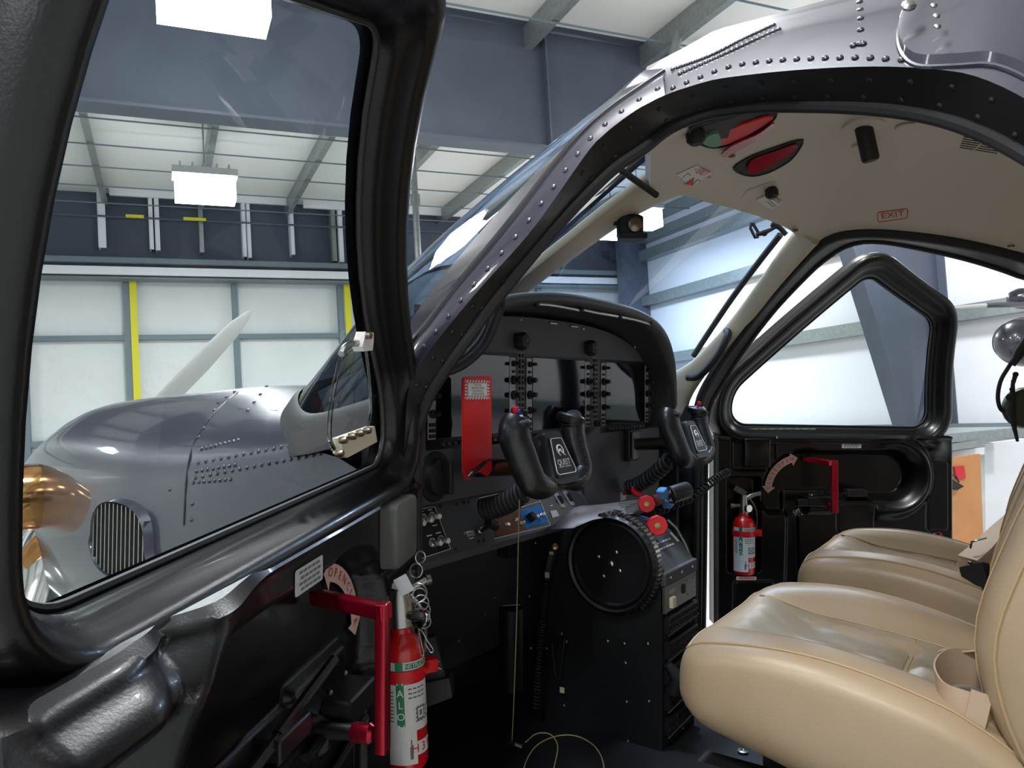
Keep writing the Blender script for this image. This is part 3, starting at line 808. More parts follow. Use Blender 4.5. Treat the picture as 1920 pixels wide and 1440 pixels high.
# port pillar inside is hidden behind the jamb; a curved grab handle shows through the opening
g = [at(828,700,'x',-.60), at(868,683,'x',-.575), at(905,650,'x',-.56), at(925,610,'x',-.56), at(938,572,'x',-.56), at(936,550,'x',-.585)]
MB().tube(resample(catmull(g,6),36), .0085, 10).build('grab_handle', 'black_rubber', plane)
g2 = [p+V3((.004,.0,.0)) for p in [at(826,690,'x',-.60), at(860,672,'x',-.575), at(893,640,'x',-.56), at(912,606,'x',-.56), at(926,566,'x',-.56)]]
MB().tube(resample(catmull(g2,6),30), .0035, 8).build('handle_insert', 'steel', plane)
# glareshield hood
def hz(x):
    t = min(1, abs(x+.03)/.565); return 1.71+.245*(1-t**2.7)**(1/2.7)
hx = [-.595+.565*2*(.5-.5*math.cos(math.pi*k/40)) for k in range(41)]
edge = [V3((x, .075+.05*(abs(x+.03)/.565)**3, hz(x))) for x in hx]
edge += [V3((.525,.14,1.665)), V3((.50,.17,1.64))]; 
m = MB(); rows = []
for dy, dz, sc in ((.14,-.035,.93),(.02,-.030,.955),(.0,-.020,.968),(-.004,-.010,.985),(.0,-.002,.995),(.012,.0,1.0)):
    rows.append([V3((-.03+(p.x+.03)*sc, p.y+dy, (p.z-1.71)*(1 if dy<.1 else 1)+1.71+dz*(1 if p.z > 1.75 else sstep(1.66,1.75,p.z)))) for p in edge])
def ybase(x):
    T = ((0,.70,1.80),(.22,.675,1.785),(.46,.57,1.745),(.62,.36,1.70),(.70,.12,1.66)); x = abs(x)
    for a_, b_ in zip(T, T[1:]):
        if a_[0] <= x <= b_[0]: f = (x-a_[0])/(b_[0]-a_[0]); return a_[1]+(b_[1]-a_[1])*f, a_[2]+(b_[2]-a_[2])*f
    return T[-1][1:]
last = rows[-1]
for f in (.25,.5,.75,1):
    r = []
    for p in last:
        x = -.03+(p.x+.03)*(1-.06*f); yb_, zb_ = ybase(x); y1 = max(p.y+.01, yb_-.05)
        r.append(V3((x, p.y+(y1-p.y)*f, p.z+(min(p.z,zb_+.0)-p.z)*f)))
    rows.append(r)
m.grid(rows); m.build('glareshield', 'hood_leather', plane, angle=60)
# headliner fittings ---------------------------------------------------------
def ln(p):
    a = V3((p.x+.01,p.y,lin_z(p.x+.01,p.y))); b = V3((p.x,p.y+.01,lin_z(p.x,p.y+.01))); o = V3((p.x,p.y,lin_z(p.x,p.y)))
    return -((a-o).cross(b-o)).normalized()
def lfr(px, py, px2, py2, off=.001):
    """origin and axes on the liner: x towards the second pixel"""
    p = lp(px, py); q = lp(px2, py2); n = ln(p); n = n if n.z < 0 else -n
    x = (q-p); x = (x-n*x.dot(n)).normalized(); y = n.cross(x); return p+n*off, x, y, n
def lpoly(pix, off=.002):
    P = []
    for x, y in pix: p = lp(x, y); P.append(p+V3((0,0,-off)))
    return P
def plate(m, pix, off, mi=0):
    m.poly(lpoly(pix, off), mi)
sk = plane
m = MB(); plate(m, ((1268,326),(1306,308),(1336,323),(1296,349)), .002, 0)
o, x, y, n = lfr(1316,320,1330,327)
m.text('EXIT', .024, o+n*.005-x*.004, x, -y if y.dot(UX) < 0 else y, 1, .9)
for c_ in ((1303,316),(1330,331)):
    q = lp(*c_); m.lathe([(.0035,-.0026),(.0035,-.0018)], q, (0,0,1), 8, 1)
m.poly(lpoly(((1282,342),(1302,329),(1299,345)), .0035), 1)
for a_, b_ in (((1277,333),(1290,322)),((1290,322),(1294,326)),((1297,346),(1308,334)),((1308,334),(1314,338))):
    m.tube([lp(*a_)+V3((0,0,-.003)), lp(*b_)+V3((0,0,-.003))], .0007, 4, 2)
m.build('exit_arrow_placard', ['white_label','red_ink','black_ink'], plane, smooth=False)
m = MB(); rr = [(1645,399),(1647,396),(1700,389),(1702,391),(1701,405),(1699,407),(1648,414),(1646,412)]
plate(m, rr, .0015, 0)
P = lpoly(rr, .003); m.tube(P, .0009, 5, 1, closed=True)
o, x, y, n = lfr(1674,401,1700,397.5); m.text('EXIT', .0235, o+n*.003, x, y if y.dot(UX) > 0 else -y, 1, 1.05)
m.build('exit_placard', ['liner','red_ink'], plane, smooth=False)
# visor pockets
def pocket(pix, rimw, name):
    P = lpoly(pix, -.03); C = sum((V3(p) for p in P), V3((0,0,0)))/len(P); R = resample(catmull(lpoly(pix,.003), 6, True)+[catmull(lpoly(pix,.003), 6, True)[0]], 40)
    m = MB(); Ccen = sum(R, V3((0,0,0)))/len(R)
    m.poly([Ccen+(p-Ccen)*.97+V3((0,0,.0)) for p in R]); m.tube(R, rimw*.6, 8, 0, closed=True)
    return m.build(name, 'black_rubber', plane)
pocket(((1294,236),(1302,258),(1318,270),(1345,274),(1385,262),(1430,238),(1457,214),(1440,210),(1380,214),(1330,224)), .0035, 'visor_pocket')
pocket(((1376,312),(1394,325),(1418,327),(1450,317),(1485,295),(1506,262),(1490,262),(1450,275),(1405,292)), .0035, 'visor_pocket')
def visor(pix, off, mt, name, lab, th=.004, px2=None):
    P = lpoly(pix, off); C = resample(catmull(P, 5, True)+[catmull(P,5,True)[0]], 34)[:-1]
    m = MB(); m.add(C+[p+V3((0,0,-th)) for p in C], [tuple(range(33)), tuple(range(65,32,-1))]+[(i,(i+1)%33,33+(i+1)%33,33+i) for i in range(33)])
    return tag(m.build(name, mt, angle=30), *lab)
visor(((1352,276),(1375,258),(1420,238),(1450,216),(1446,228),(1420,248),(1380,270),(1362,280)), .012, 'red_acrylic', 'sun_visor', ('dark red acrylic sun visor folded along the larger ceiling pocket','visor'))
visor(((1348,262),(1358,240),(1400,222),(1436,211),(1450,212),(1432,226),(1395,248),(1362,262)), .006, 'red_plastic', 'red_cover', ('bright red plastic cover stowed in the larger ceiling pocket','cover'))
visor(((1316,246),(1330,236),(1346,232),(1352,246),(1350,256),(1335,258),(1324,254)), .007, 'green_plastic', 'breathing_mask', ('green rubber mask stowed in the larger ceiling pocket','mask'), .012)
visor(((1402,310),(1410,294),(1455,278),(1495,264),(1480,282),(1450,300),(1415,317)), .006, 'red_acrylic', 'sun_visor', ('dark red acrylic sun visor inside the smaller ceiling pocket','visor'))
# knob, lamp stalk, vent, plugs
m = MB(); q = lp(1303,242); m.lathe([(.013,0),(.018,.007),(.017,.022),(.010,.029)], q, (0,-.1,-1), 20); m.build('ceiling_knob', 'black_rubber', plane)
m = MB(); R = lpoly(((1392,368),(1402,355),(1440,342),(1460,340),(1455,350),(1440,358),(1400,369)), .0015); m.poly(R); m.build('latch_recess', 'liner', plane)
m = MB(); q = lp(1446,352); m.lathe([(.011,0),(.015,.007),(.015,.020),(.008,.026)], q, (0,-.1,-1), 18); m.build('ceiling_knob', 'black_rubber', plane)
m = MB(); plate(m, ((1418,373),(1440,362),(1470,376),(1444,391)), .003, 0)
for k in range(3):
    a_ = (1430+k*5, 372+k*2.5)
for a_, b_ in (((1437,374),(1450,385)),((1441,372),(1454,383)),((1450,370),(1461,378)),((1454,368),(1464,376))):
    m.tube([lp(*a_)+V3((0,0,-.0036)), lp(*b_)+V3((0,0,-.0036))], .0009, 4, 1)
m.build('ceiling_placard', ['white_label','black_ink'], plane, smooth=False)
for px, py in ((1372,290),(1491,430),(1896,459)):
    m = MB(); m.lathe([(.0075,-.001),(.0075,.002),(.005,.003),(.005,.0015)], lp(px,py)-V3((0,0,.002)), (0,0,-1), 16); m.build('liner_screw', 'pad_grey', plane)
r = root('ceiling_lamp', 'short black cylindrical reading lamp hanging from the cream cabin ceiling', 'lamp', lp(1622,240))
MB().lathe([(.040,-.004),(.042,.003),(.030,.006),(.020,.010)], lp(1620,236), (0,0,-1), 24).build('mounting_ring', 'liner', r)
p0 = lp(1615,232)+V3((0,0,-.006)); p1 = p0+(atp(1622,258,p0,VX)-p0)
MB().tube([p0, atp(1616,232,p0,VX), atp(1618,240,p0,VX)], .007, 12).build('pivot', 'steel', r)
MB().lathe([(.016,0),(.0175,.005),(.0175,.082),(.014,.087),(.010,.087)], atp(1616,224,p0,VX), (atp(1629,284,p0,VX)-atp(1616,224,p0,VX)), 20).build('lamp_barrel', 'black_rubber', r)
for px, py, rr_ in ((1700,238,.022),(1728,228,.015),(1605,274,.009)):
    m = MB(); m.lathe([(rr_,-.001),(rr_*.95,.003),(rr_*.6,.002),(rr_*.1,.0015)], lp(px,py)-V3((0,0,.001)), (0,0,-1), 22); m.build('air_outlet', 'liner', plane)
m = MB()
for k in range(9):
    y0 = 243+k*4.2; x0 = 1807-abs(k-3)*1.5; x1 = 1885-abs(k-3)*3
    for (u, v) in ((x0, (x0+x1)/2-2+(4-k)*2), ((x0+x1)/2+2+(4-k)*2, x1)):
        P = [lp(u+(v-u)*f, y0+(u+(v-u)*f-1807)*.16) for f in (0,.5,1)]
        m.tube([p+V3((0,0,-.001)) for p in P], .0009, 5)
m.build('speaker_grille', 'black_matte', plane)
# windscreen-side details: bar across the liner corner, camera on the centre post, camera mount
r = root('dash_camera', 'black camera in a swivel holder on the cream centre post', 'camera', atp(1172,425,(0,.05,0),VX))
P0 = V3((0.04,.02,2.1))
def cp_(x, y): return atp(x, y, P0, VX)
m = MB().box(cp_(1181,426), (.058,.05,.05), (RX, VX, UX), 0, .012); m.build('camera_body', 'black_rubber', r)
MB().box(cp_(1185,445), (.062,.055,.014), (RX, VX, UX), 0, .004).build('camera_base', 'black_matte', r)
MB().tube([cp_(1150,412), cp_(1166,412), cp_(1180,410)], .014, 12).build('swivel_arm', 'black_rubber', r)
MB().lathe([(.016,0),(.016,.012),(.012,.014)], cp_(1186,428)-VX*.03, -VX, 16).build('lens_ring', 'steel_dark', r)
m = MB().tube([CAM+ray(1160,316)*1.50, CAM+ray(1200,344)*1.56, CAM+ray(1231,366)*1.60], .0068, 8); m.build('liner_edge_bar', 'black_rubber', plane)
r = root('camera_mount', 'small black articulated clamp mount at the top corner of the windshield', 'mount', atp(1425,430,(.55,-.17,2.2),VX))
P1 = V3((.5,-.17,2.2))
q_ = lambda x, y: atp(x, y, P1, VX)
m = MB(); m.tube([q_(1409,418), q_(1407,428), q_(1416,446), q_(1422,444)], .004, 6); m.tube([q_(1411,418), q_(1424,440)], .004, 6); m.build('clamp_frame', 'black_rubber', r)
m = MB(); m.tube([q_(1418,440), q_(1432,436), q_(1446,430), q_(1462,420)], [.005,.008,.005,.006], 8); m.dome(q_(1433,437), -VX, .009); m.build('ball_arm', 'black_rubber', r)
m = MB(); m.tube([q_(1446,420), q_(1462,427), q_(1474,440)], .007, 8); m.build('mount_foot', 'black_matte', r)
# ------------------------------------------------------------------ cabin doors (same moulding, mirrored)
def sdbox(u, v, cu, cv, hu, hv, r):
    qx = abs(u-cu)-hu+r; qy = abs(v-cv)-hv+r
    return math.hypot(max(qx,0), max(qy,0))+min(max(qx,qy),0)-r
def px2(u, v): return ((u-1340)*.00168, 1.75-(v-730)*.00168)
def rect(x0, y0, x1, y1):
    a, b = px2(x0, y0); c, d = px2(x1, y1); return ((a+c)/2, (b+d)/2, abs(c-a)/2, abs(d-b)/2)
POCK = rect(1440,846,1693,930); LOBE = rect(1424,880,1500,958); FER = rect(1357,892,1415,1066)
G1 = rect(1557,938,1626,992); G2 = rect(1722,862,1763,990); G3 = rect(1367,1081,1443,1165); GP = rect(1365,812,1443,878); CH = rect(1465,955,1485,1135)
def pock_sd(u, v):
    a = sdbox(u, v, *POCK, .068); c = math.hypot(u-.268, v-1.428)-.132
    c = max(c, u-.30, 1.30-v); b = sdbox(u, v, *LOBE, .02); d = max(c, -(v-1.40)) if v < 1.40 else c
    return min(a, b if v < 1.47 else 9, d)
LEDGE = [1.0]
def panel_w(u, v):
    w_ = .05
    sp = pock_sd(u, v)
    w_ -= .042*sstep(.012, -.012, sp)
    w_ += .004*math.exp(-(sp/.008)**2)*(1 if sp > 0 else .3)
    if u > .44:
        sd = sdbox(u, v, *POCK, .068); g = sstep(.44, .60, u)
        rid = .040*math.exp(-((sd-.036)/.022)**2)*g; led = LEDGE[0]*.052*math.exp(-((v-1.572)/.028)**2)*sstep(.56,.66,u)*(1 if LEDGE[0] == 1 else 1-sstep(.66,.715,u))
        w_ += max(rid, led)+.25*min(rid, led)*(1-sstep(.6,.7,u))
        w_ -= .006*math.exp(-((sd-.066)/.008)**2)*g
    sf = sdbox(u, v, *FER, .012); w_ -= .052*sstep(.005, -.006, sf)
    for G, dp, wd in ((G1,.0035,.003),(G2,.0035,.003),(G3,.0035,.003),(GP,.0035,.003)):
        sg = sdbox(u, v, *G, .012); w_ -= dp*math.exp(-(sg/wd)**2)
    sg = sdbox(u, v, *GP, .012); w_ -= .006*sstep(.004,-.004, sg)
    sc = sdbox(u, v, CH[0], CH[1], CH[2]*(1+.35*sstep(1.37,1.1,v)), CH[3], .006); w_ -= .012*sstep(.006,-.006, sc)
    lo = sdbox(u, v, *rect(1462,918,1545,956), .008); w_ += .012*sstep(.008,-.006, lo)
    # ledge at the top of the panel and roll-off at its ends
    w_ += .006*math.exp(-((v-1.600)/.004)**2)
    w_ -= .03*sstep(.716, .728, u)**2+.02*sstep(0.0,-.012,u)
    return w_
def tumble(v):
    t = max(0, (v-1.7)/.72); return .70*(1-max(0, 1-t**2.1)**(1/2.1))
def make_door(side):
    L = side == 'L'; LEDGE[0] = 1 if L else .45
    if L:
        Hh = V3((-.672,.108,0)); a = math.radians(65.15); d = V3((-math.sin(a),-math.cos(a),0)); n = V3((-d.y, d.x, 0)); su = 1.12
    else:
        p = CAM+(VX+RX*.2639)*2.42; Hh = V3((p.x,p.y,0)); d = RX.copy(); n = V3((-VX.x,-VX.y,0)); su = 1.0
    if n.dot(CAM-Hh) < 0: pass
    P = lambda u, v, w: Hh+d*(u*su)+n*(w+tumble(v))+V3((0,0,v-(.045*max(0,u-.05) if L else 0)))
    nm = 'port' if L else 'starboard'
    top_r = 2.05 if L else 1.963; re_ = .684 if L else .667; ap = 2.135 if L else 2.10
    WIN = [(.044,1.637),(.048,1.742),(.378 if L else .433,ap),(re_,top_r),(re_,1.627)]; RAD = [.05,.14,.05,.06,.055]
    def ringp(off, w_):
        q = offset_poly(WIN, off) if off else WIN
        pl = round_poly(q, [r+off*.9 for r in RAD], 8, 8)
        return [P(u, v, w_) for u, v in pl]
    # moulded panel
    m = MB(); NU, NV = (200, 160); rows = []
    u0, u1, v0, v1 = -.012, .728, 1.02, 1.607
    ux = lambda u: u
    def corner(u, v):        # rounded upper rear corner
        r = .022; return u, v
    for i in range(NU+1):
        u = u0+(u1-u0)*i/NU; vt = v1
        if u > u1-.024: k = (u-(u1-.024))/.024; vt = v1-.024*(1-math.sqrt(max(0,1-k*k)))
        rows.append([P(u, v0+(vt-v0)*j/NV, panel_w(u, v0+(vt-v0)*j/NV)) for j in range(NV+1)])
    m.grid(rows)
    rim = [r[0] for r in rows]+rows[-1][1:]+[r[-1] for r in reversed(rows[:-1])]+list(reversed(rows[0][:-1]))
    m.loft([rim, [p-n*.055 for p in rim]], True, False)
    door = m.build('door', 'black_plastic', plane, angle=50)
    door['label'] = 'open %s cabin door seen from its black moulded inner side' % nm
    # window frame
    prof = [(-.002,.002),(.002,.018),(.010,.026),(.018,.030),(.024,.044),(.034,.054),(.046,.054),(.055,.046),(.060,.030),(.066,.012),(.067,-.010)]
    fk = .68 if L else 1
    MB().loft([ringp(a_*fk, b_) for a_, b_ in prof], True, False).build('window_frame', 'black_plastic', door, angle=60)
    m = MB(); A = ringp(-.001,-.012); B = ringp(.066*fk,-.012); m.loft([A,B], True, False)
    lo = [(-.012,1.02),(.73,1.02),(.73,1.60),(-.012,1.60)]
    m.loft([[P(u,v,-.014) for u,v in lo],[P(u,v,-.006) for u,v in lo]], True, True)
    m.build('outer_skin', 'skin_paint', door)
    MB().tube(ringp(-.003,.008), .0035, 6, closed=True).build('window_seal', 'black_rubber', door)
    m = MB(); R1 = ringp(.002,.0005); R2 = ringp(.002,.0045); k = len(R1); m.add(R1, [tuple(range(k))]); m.build('window_pane', 'door_glass', door, smooth=False)
    # pad, its screws, access panel screws
    c_ = rect(1383,820,1432,873)
    q = round_poly([(c_[0]-c_[2],c_[1]-c_[3]),(c_[0]+c_[2],c_[1]-c_[3]),(c_[0]+c_[2],c_[1]+c_[3]),(c_[0]-c_[2],c_[1]+c_[3])], .008, 3, 2)
    sh = lambda f, w_: [P(c_[0]+(u-c_[0])*f, c_[1]+(v-c_[1])*f, w_) for u, v in q]
    m = MB().loft([sh(1,.04), sh(1,.062), sh(.97,.067), sh(.9,.069)], True, True)
    pd = m.build('speaker_cover', 'pad_grey' if L else 'black_plastic', door)
    if L: pd['label'] = 'raised grey cover near the hinge edge'
    m = MB()
    for G in (G1,G2,G3,GP):
        for sx in (-1,1):
            for sy in (-1,1):
                u = G[0]+sx*(G[2]-.009); v = G[1]+sy*(G[3]-.009); m.dome(P(u,v,panel_w(u,v)+.0003), n, .003, 0, 7)
    m.build('panel_screw', 'black_trim', door)
    # handle
    m = MB()
    v0_, v1_ = (1.380, 1.537)
    uu = .345 if L else .328
    def bar(a_, b_, h1, h2):
        a_, b_ = V3(a_), V3(b_); z = (b_-a_); l = z.length; z = z.normalized(); y = d-z*d.dot(z); y = y.normalized() if y.length > .1 else V3((0,0,1)); x = y.cross(z)
        m.box((a_+b_)/2, (h1, h2, l), (x, y, z), 0, .002)
    wt = .122 if L else .115
    bar(P(uu,v0_,wt)-tumble(0)*n, P(uu,v1_,wt), .012, .020)
    bar(P(uu-.012 if not L else uu+.004,v1_-.008,wt+.006), P(uu-.052,v1_-(.016 if L else .004),.02), .016, .016)
    m.lathe([(.008,0),(.011,.004),(.011,.02),(.006,.03)], P(uu+.0,v0_+.018,wt-.01), -n, 14)
    h = m.build('handle', 'red_anodized', door); h['label'] = 'red anodised metal door handle'
    m = MB(); m.tube([P(uu,v0_+.018,.03), P(uu,v0_+.018,wt-.012)], .009, 14); m.box(P(.30,1.408,.065), (.075*su,.03,.035), (d, Z_, n.cross(Z_) if False else n), 0, .006); m.box(P(.255,1.405,.07), (.05*su,.022,.022), (d,Z_,n), 0, .004)
    m.box(P(.42,1.432,.05), (.062*su,.022,.03), (d,Z_,n), 0, .004)
    m.build('latch_block', 'black_trim', door)
    # arrow placard
    m = MB(); cu, cv, R = .268, 1.431, .105
    fl = 1
    def arc(t, r): return (cu+r*math.cos(t), cv+r*math.sin(t))
    t0, t1 = math.radians(108), math.radians(172)
    w_ = .0125
    outer = [arc(t0+(t1-t0)*k/20, R+.011) for k in range(21)]; inner = [arc(t0+(t1-t0)*k/20, R-.011) for k in range(21)]
    V = [P(u,v,w_) for u,v in outer]+[P(u,v,w_) for u,v in inner]; m.add(V, [(k,k+1,22+k,21+k) for k in range(20)], 0)
    for t, s_ in ((t0,-1),(t1,1)):
        tip = arc(t+s_*.20, R); a_ = arc(t, R+.022); b_ = arc(t, R-.022); m.poly([P(*a_,w_),P(*tip,w_),P(*b_,w_)], 0)
    def curved(txt, tc, size):
        n_ = len(txt)
        for i, ch in enumerate(txt):
            t = tc-(1 if not L else -1)*(i-(n_-1)/2)*size*.92/R; u, v = arc(t, R); xx = d*math.sin(t)*1.0; 
            ex = d*math.sin(t)-V3((0,0,math.cos(t))); ey = d*math.cos(t)+V3((0,0,math.sin(t)))
            if L: ex = -ex
            m.text(ch, size, P(u,v,w_+.0006), ex, ey, 1)
    curved('OPEN', math.radians(119), .0165); curved('CLOSE', math.radians(157), .0165)
    pl_ = m.build('arrow_placard', ['pink_label','red_ink'], door, smooth=False); pl_['label'] = 'curved pink arrow placard lettered OPEN and CLOSE'
    # small placards
    def plac(u0, v0, u1, v1, mt, ink, nl, wv=None, name='placard', txt=None):
        m = MB(); wv = wv or panel_w((u0+u1)/2,(v0+v1)/2)+.001
        q = round_poly([(u0,v0),(u1,v0),(u1,v1),(u0,v1)], .003, 3, 1); m.poly([P(u,v,wv) for u,v in q], 0)
        for k in range(nl):
            vv = v0+(v1-v0)*(k+.8)/(nl+.6); hh = (v1-v0)/(nl+1)*.28; x0 = u0+(u1-u0)*(.1+.04*(k%2)); x1 = u1-(u1-u0)*(.1+.06*((k+1)%2)); 
            words_ = 5
            for q_ in range(words_):
                a_ = x0+(x1-x0)*q_/words_; b_ = a_+(x1-x0)/words_*.78; m.poly([P(a_,vv-hh,wv+.0005),P(b_,vv-hh,wv+.0005),P(b_,vv+hh,wv+.0005),P(a_,vv+hh,wv+.0005)], 1)
        if txt: m.text(txt[0], txt[1], P((u0+u1)/2,(v0+v1)/2,wv+.0007), -d if L else d, Z_, 1)
        return m.build(name, [mt, ink], door, smooth=False)
    a_ = px2(1565-(24 if L else 0),838+(7 if L else 0)); b_ = px2(1601-(24 if L else 0),822+(7 if L else 0)); plac(a_[0],a_[1],b_[0],b_[1],'grey_label','grey_ink',4, name='instruction_placard')
    a_ = px2(1371,1080); b_ = px2(1408,1073); plac(a_[0],a_[1],b_[0],b_[1],'pink_label','red_ink',0, name='extinguisher_placard', txt=('FIRE EXTINGUISHER', .0055))
    if not L:
        m = MB(); a_ = px2(1724,1009); b_ = px2(1758,1001); wv = panel_w(.66,1.29)+.001
        m.poly([P(a_[0],a_[1],wv),P(b_[0],a_[1],wv),P(b_[0],b_[1],wv),P(a_[0],b_[1],wv)], 0)
        c0_ = px2(1741,1000); m.tube([P(c0_[0]+.013*math.cos(t/3),c0_[1]+.013*math.sin(t/3),wv+.001) for t in range(19)], .0012, 4, 1, closed=True)
        m.tube([P(c0_[0]-.009,c0_[1]-.009,wv+.001),P(c0_[0]+.009,c0_[1]+.009,wv+.001)], .001, 4, 1)
        m.tube([P(*px2(1727,1003),wv),P(*px2(1727,998),wv),P(*px2(1735,994),wv)], .0013, 4, 0)
        m.build('no_smoking_placard', ['white_label','red_ink'], door)
        m = MB()
        for k in range(26): 
            m.mi = 0
        for k in range(24):
            a0_ = P(.10+k*.0085,1.627,.034); a1_ = P(.10+(k+.9)*.0085,1.627,.034); m.box((a0_+a1_)/2, (.0078,.0016,.002), (d,Z_,n), [0,1,2][k%3])
        m.build('sill_tape', ['cyan_label','yellow_strap','white_label'], door, smooth=False)
    return door, P, d, n, su
doorL, PL, dL, nL, suL = make_door('L')
doorR, PR, dR, nR, suR = make_door('R')
# storm window of the port door: hinge bracket, tubular seal and latch
def dw(px, py, w_=.03): return atp(px, py, PL(.1,1.65,w_)+V3((0,0,0)), nL)
m = MB(); B0_, B1_ = dw(634,838), dw(690,808); x_ = (B1_-B0_); ln_ = x_.length; x_ = x_.normalized(); z_ = nL; y_ = V3((0,0,1))
q = [dw(x, y) for x, y in ((628,822),(692,799),(697,828),(640,858),(630,850))]
m.loft([[p-nL*.004 for p in q],[p+nL*.008 for p in q]])
m.build('storm_window_hinge', 'cream_plastic', doorL)
m = MB()
for x, y in ((637,825),(654,818),(669,812),(683,807),(630,850)): m.lathe([(.0042,0),(.005,.004),(.004,.009),(.002,.010)], dw(x,y,.038), nL, 12)
m.build('hinge_screw', 'steel_dark', doorL)
m = MB().tube(resample(catmull([dw(x,y,.03) for x, y in ((626,842),(618,822),(618,790),(624,740),(634,690),(642,660),(650,648),(664,643))],6),50), .0032, 8); m.tube([dw(x,y,.03) for x,y in ((686,658),(690,690),(694,740),(695,770),(690,800),(688,812))], .002, 8)
m.build('storm_window_seal', 'clear_plastic', doorL); 
m = MB().tube(resample(catmull([dw(x,y,.034) for x, y in ((640,664),(647,652),(658,645),(672,643))],5),20), .0045, 8); m.build('latch_arm', 'steel', doorL)
q = [dw(x, y, .035) for x, y in ((676,622),(690,624),(690,640),(688,657),(672,659),(668,650),(672,636))]
MB().loft([[p-nL*.006 for p in q],[p+nL*.008 for p in q]]).build('storm_window_latch', 'white_plastic', doorL)
MB().lathe([(.005,0),(.005,.006),(.002,.008)], dw(687,629,.045), nL, 10).build('latch_screw', 'steel_dark', doorL)
for pa, pb in (((520,1380),(626,1237)),((575,1422),(646,1326)),((612,1466),(684,1345)),((455,1470),(560,1330))):
    MB().tube([dw(*pa, .055), dw(*pb, .055)], .006, 10).build('pocket_rib', 'black_plastic', doorL)
for p_ in ((648,1263),(620,1300),(672,1302),(573,1421)):
    MB().dome(dw(*p_, .052), nL, .004).build('pocket_screw', 'steel', doorL)
# ------------------------------------------------------------------ instrument panel
YP = .20
def ip(px, py, off=0): return at(px, py, 'y', YP-off)
panel = root('instrument_panel', 'black instrument panel with three dark displays under the hood', 'instrument panel', (0,.2,1.3))
pc = []
x0 = -.64
outl = [(-.64,1.538),(-.64,1.80)]
for k in range(25):
    x = -.56+k*(1.045/24); outl.append((x, min(1.915, hz(x)-.045)))
outl += [(.535,1.74),(.55,1.62),(.55,1.44),(.10,1.44),(.10,1.538)]
m = MB().prism(outl, (0,YP+.0,0), X_, Z_, -.004, .012)
m.prism([(p[0],p[1]) for p in outl], (0,YP,0), X_, Z_, 0, .001)
m.build('panel_plate', 'panel_black', panel, smooth=False)
def prect(m, x0, z0, x1, z1, o0, o1, mi=0, bev=.003):
    q = round_poly([(x0,z0),(x1,z0),(x1,z1),(x0,z1)], bev, 3, 1)
    return m.loft([[V3((x,YP-o0,z)) for x,z in q],[V3((x,YP-o1,z)) for x,z in q]], True, True, mi)
m = MB()
for (x0,z0,x1,z1) in ((-.64,1.545,-.155,1.632),(-.15,1.545,.09,1.632),(.095,1.45,.50,1.632),(-.52,1.832,-.215,1.905),(-.21,1.832,.19,1.905),(.195,1.832,.47,1.88)):
    prect(m, x0, z0, x1, z1, .004, .0065, 0)
m.build('panel_section', 'panel_black', panel)
m = MB()
for px, py in ((914,631),(930,617),(942,607),(957,651),(1043,666),(1055,660),(941,690),(1188,640),(1197,770),(866,826),(868,845),(946,835),(948,860),(1158,880),(1166,870),(1063,880),(1097,855),(1097,865),(790,835),(788,845),(785,920)):
    p = ip(px, py, .007); m.dome(p, -Y_, .0028, 0, 7)
m.build('panel_screw', 'alu_dark', panel)
# displays
def display(cx, name_lab):
    m = MB(); w2 = .148; z0, z1 = 1.637, 1.828
    prect(m, cx-w2, z0, cx+w2, z1, .0, .012, 0, .004)
    dsp = m.build('display_unit', 'bezel', panel)
    if name_lab: dsp['label'] = name_lab
    m = MB(); prect(m, cx-w2+.030, z0+.022, cx+w2-.030, z1-.008, .012, .0135, 0, .002); m.build('screen', 'screen', dsp)
    m = MB()
    for s in (-1,1):
        prect(m, cx+s*(w2-.016)-.011, z0+.02, cx+s*(w2-.016)+.011, z1-.01, .012, .0132, 0, .002)
    m.build('key_strip', 'bezel_grey', dsp)
    for s in (-1,1):
        for zz, r in ((1.805,.006),(1.770,.009),(1.738,.009),(1.704,.0075)):
            m = MB().lathe([(r,0),(r*1.1,.002),(r*1.05,.008),(r*.65,.009),(r*.6,.02),(r*.5,.021)], (cx+s*(w2-.015), YP-.0125, zz), (0,-1,0), 14); m.build('knob', 'black_rubber', dsp)
    for s in (-1,1):
        m = MB()
        for zz in (1.788,):
            m.box((cx+s*(w2-.015), YP-.015, zz), (.008,.004,.006), None, 0)
        for k in range(3):
            for q in (-1,1): m.box((cx+s*(w2-.015)+q*.0048, YP-.015, 1.684-k*.0105), (.0068,.005,.0065))
        m.build('side_keys', 'black_rubber', dsp, bevel=.0007)
    m = MB()
    for k in range(12): m.box((cx-w2+.045+k*.0185, YP-.0145, z0+.010), (.013,.006,.008))
    m.build('soft_keys', 'black_rubber', dsp, bevel=.0007)
    m = MB()
    for k in range(12): m.poly([(cx-w2+.045+k*.0185-.002, YP-.0179, z0+.008),(cx-w2+.045+k*.0185+.002, YP-.0179, z0+.008),(cx-w2+.045+k*.0185, YP-.0179, z0+.012)])
    for s in (-1,1):
        for k in range(3):
            for q in (-1,1): x = cx+s*(w2-.015)+q*.0048; m.box((x, YP-.0177, 1.684-k*.0105), (.003,.0004,.0006))
        m.box((cx+s*(w2-.015), YP-.0135, 1.753), (.012,.0006,.0012)); m.box((cx+s*(w2-.015), YP-.0135, 1.72), (.012,.0006,.0012))
    m.build('key_legend', 'grey_ink', dsp, smooth=False)
    return dsp
display(-.347, 'port display, partly behind the red control lock'); display(-.018, 'centre display'); display(.330, 'starboard display')
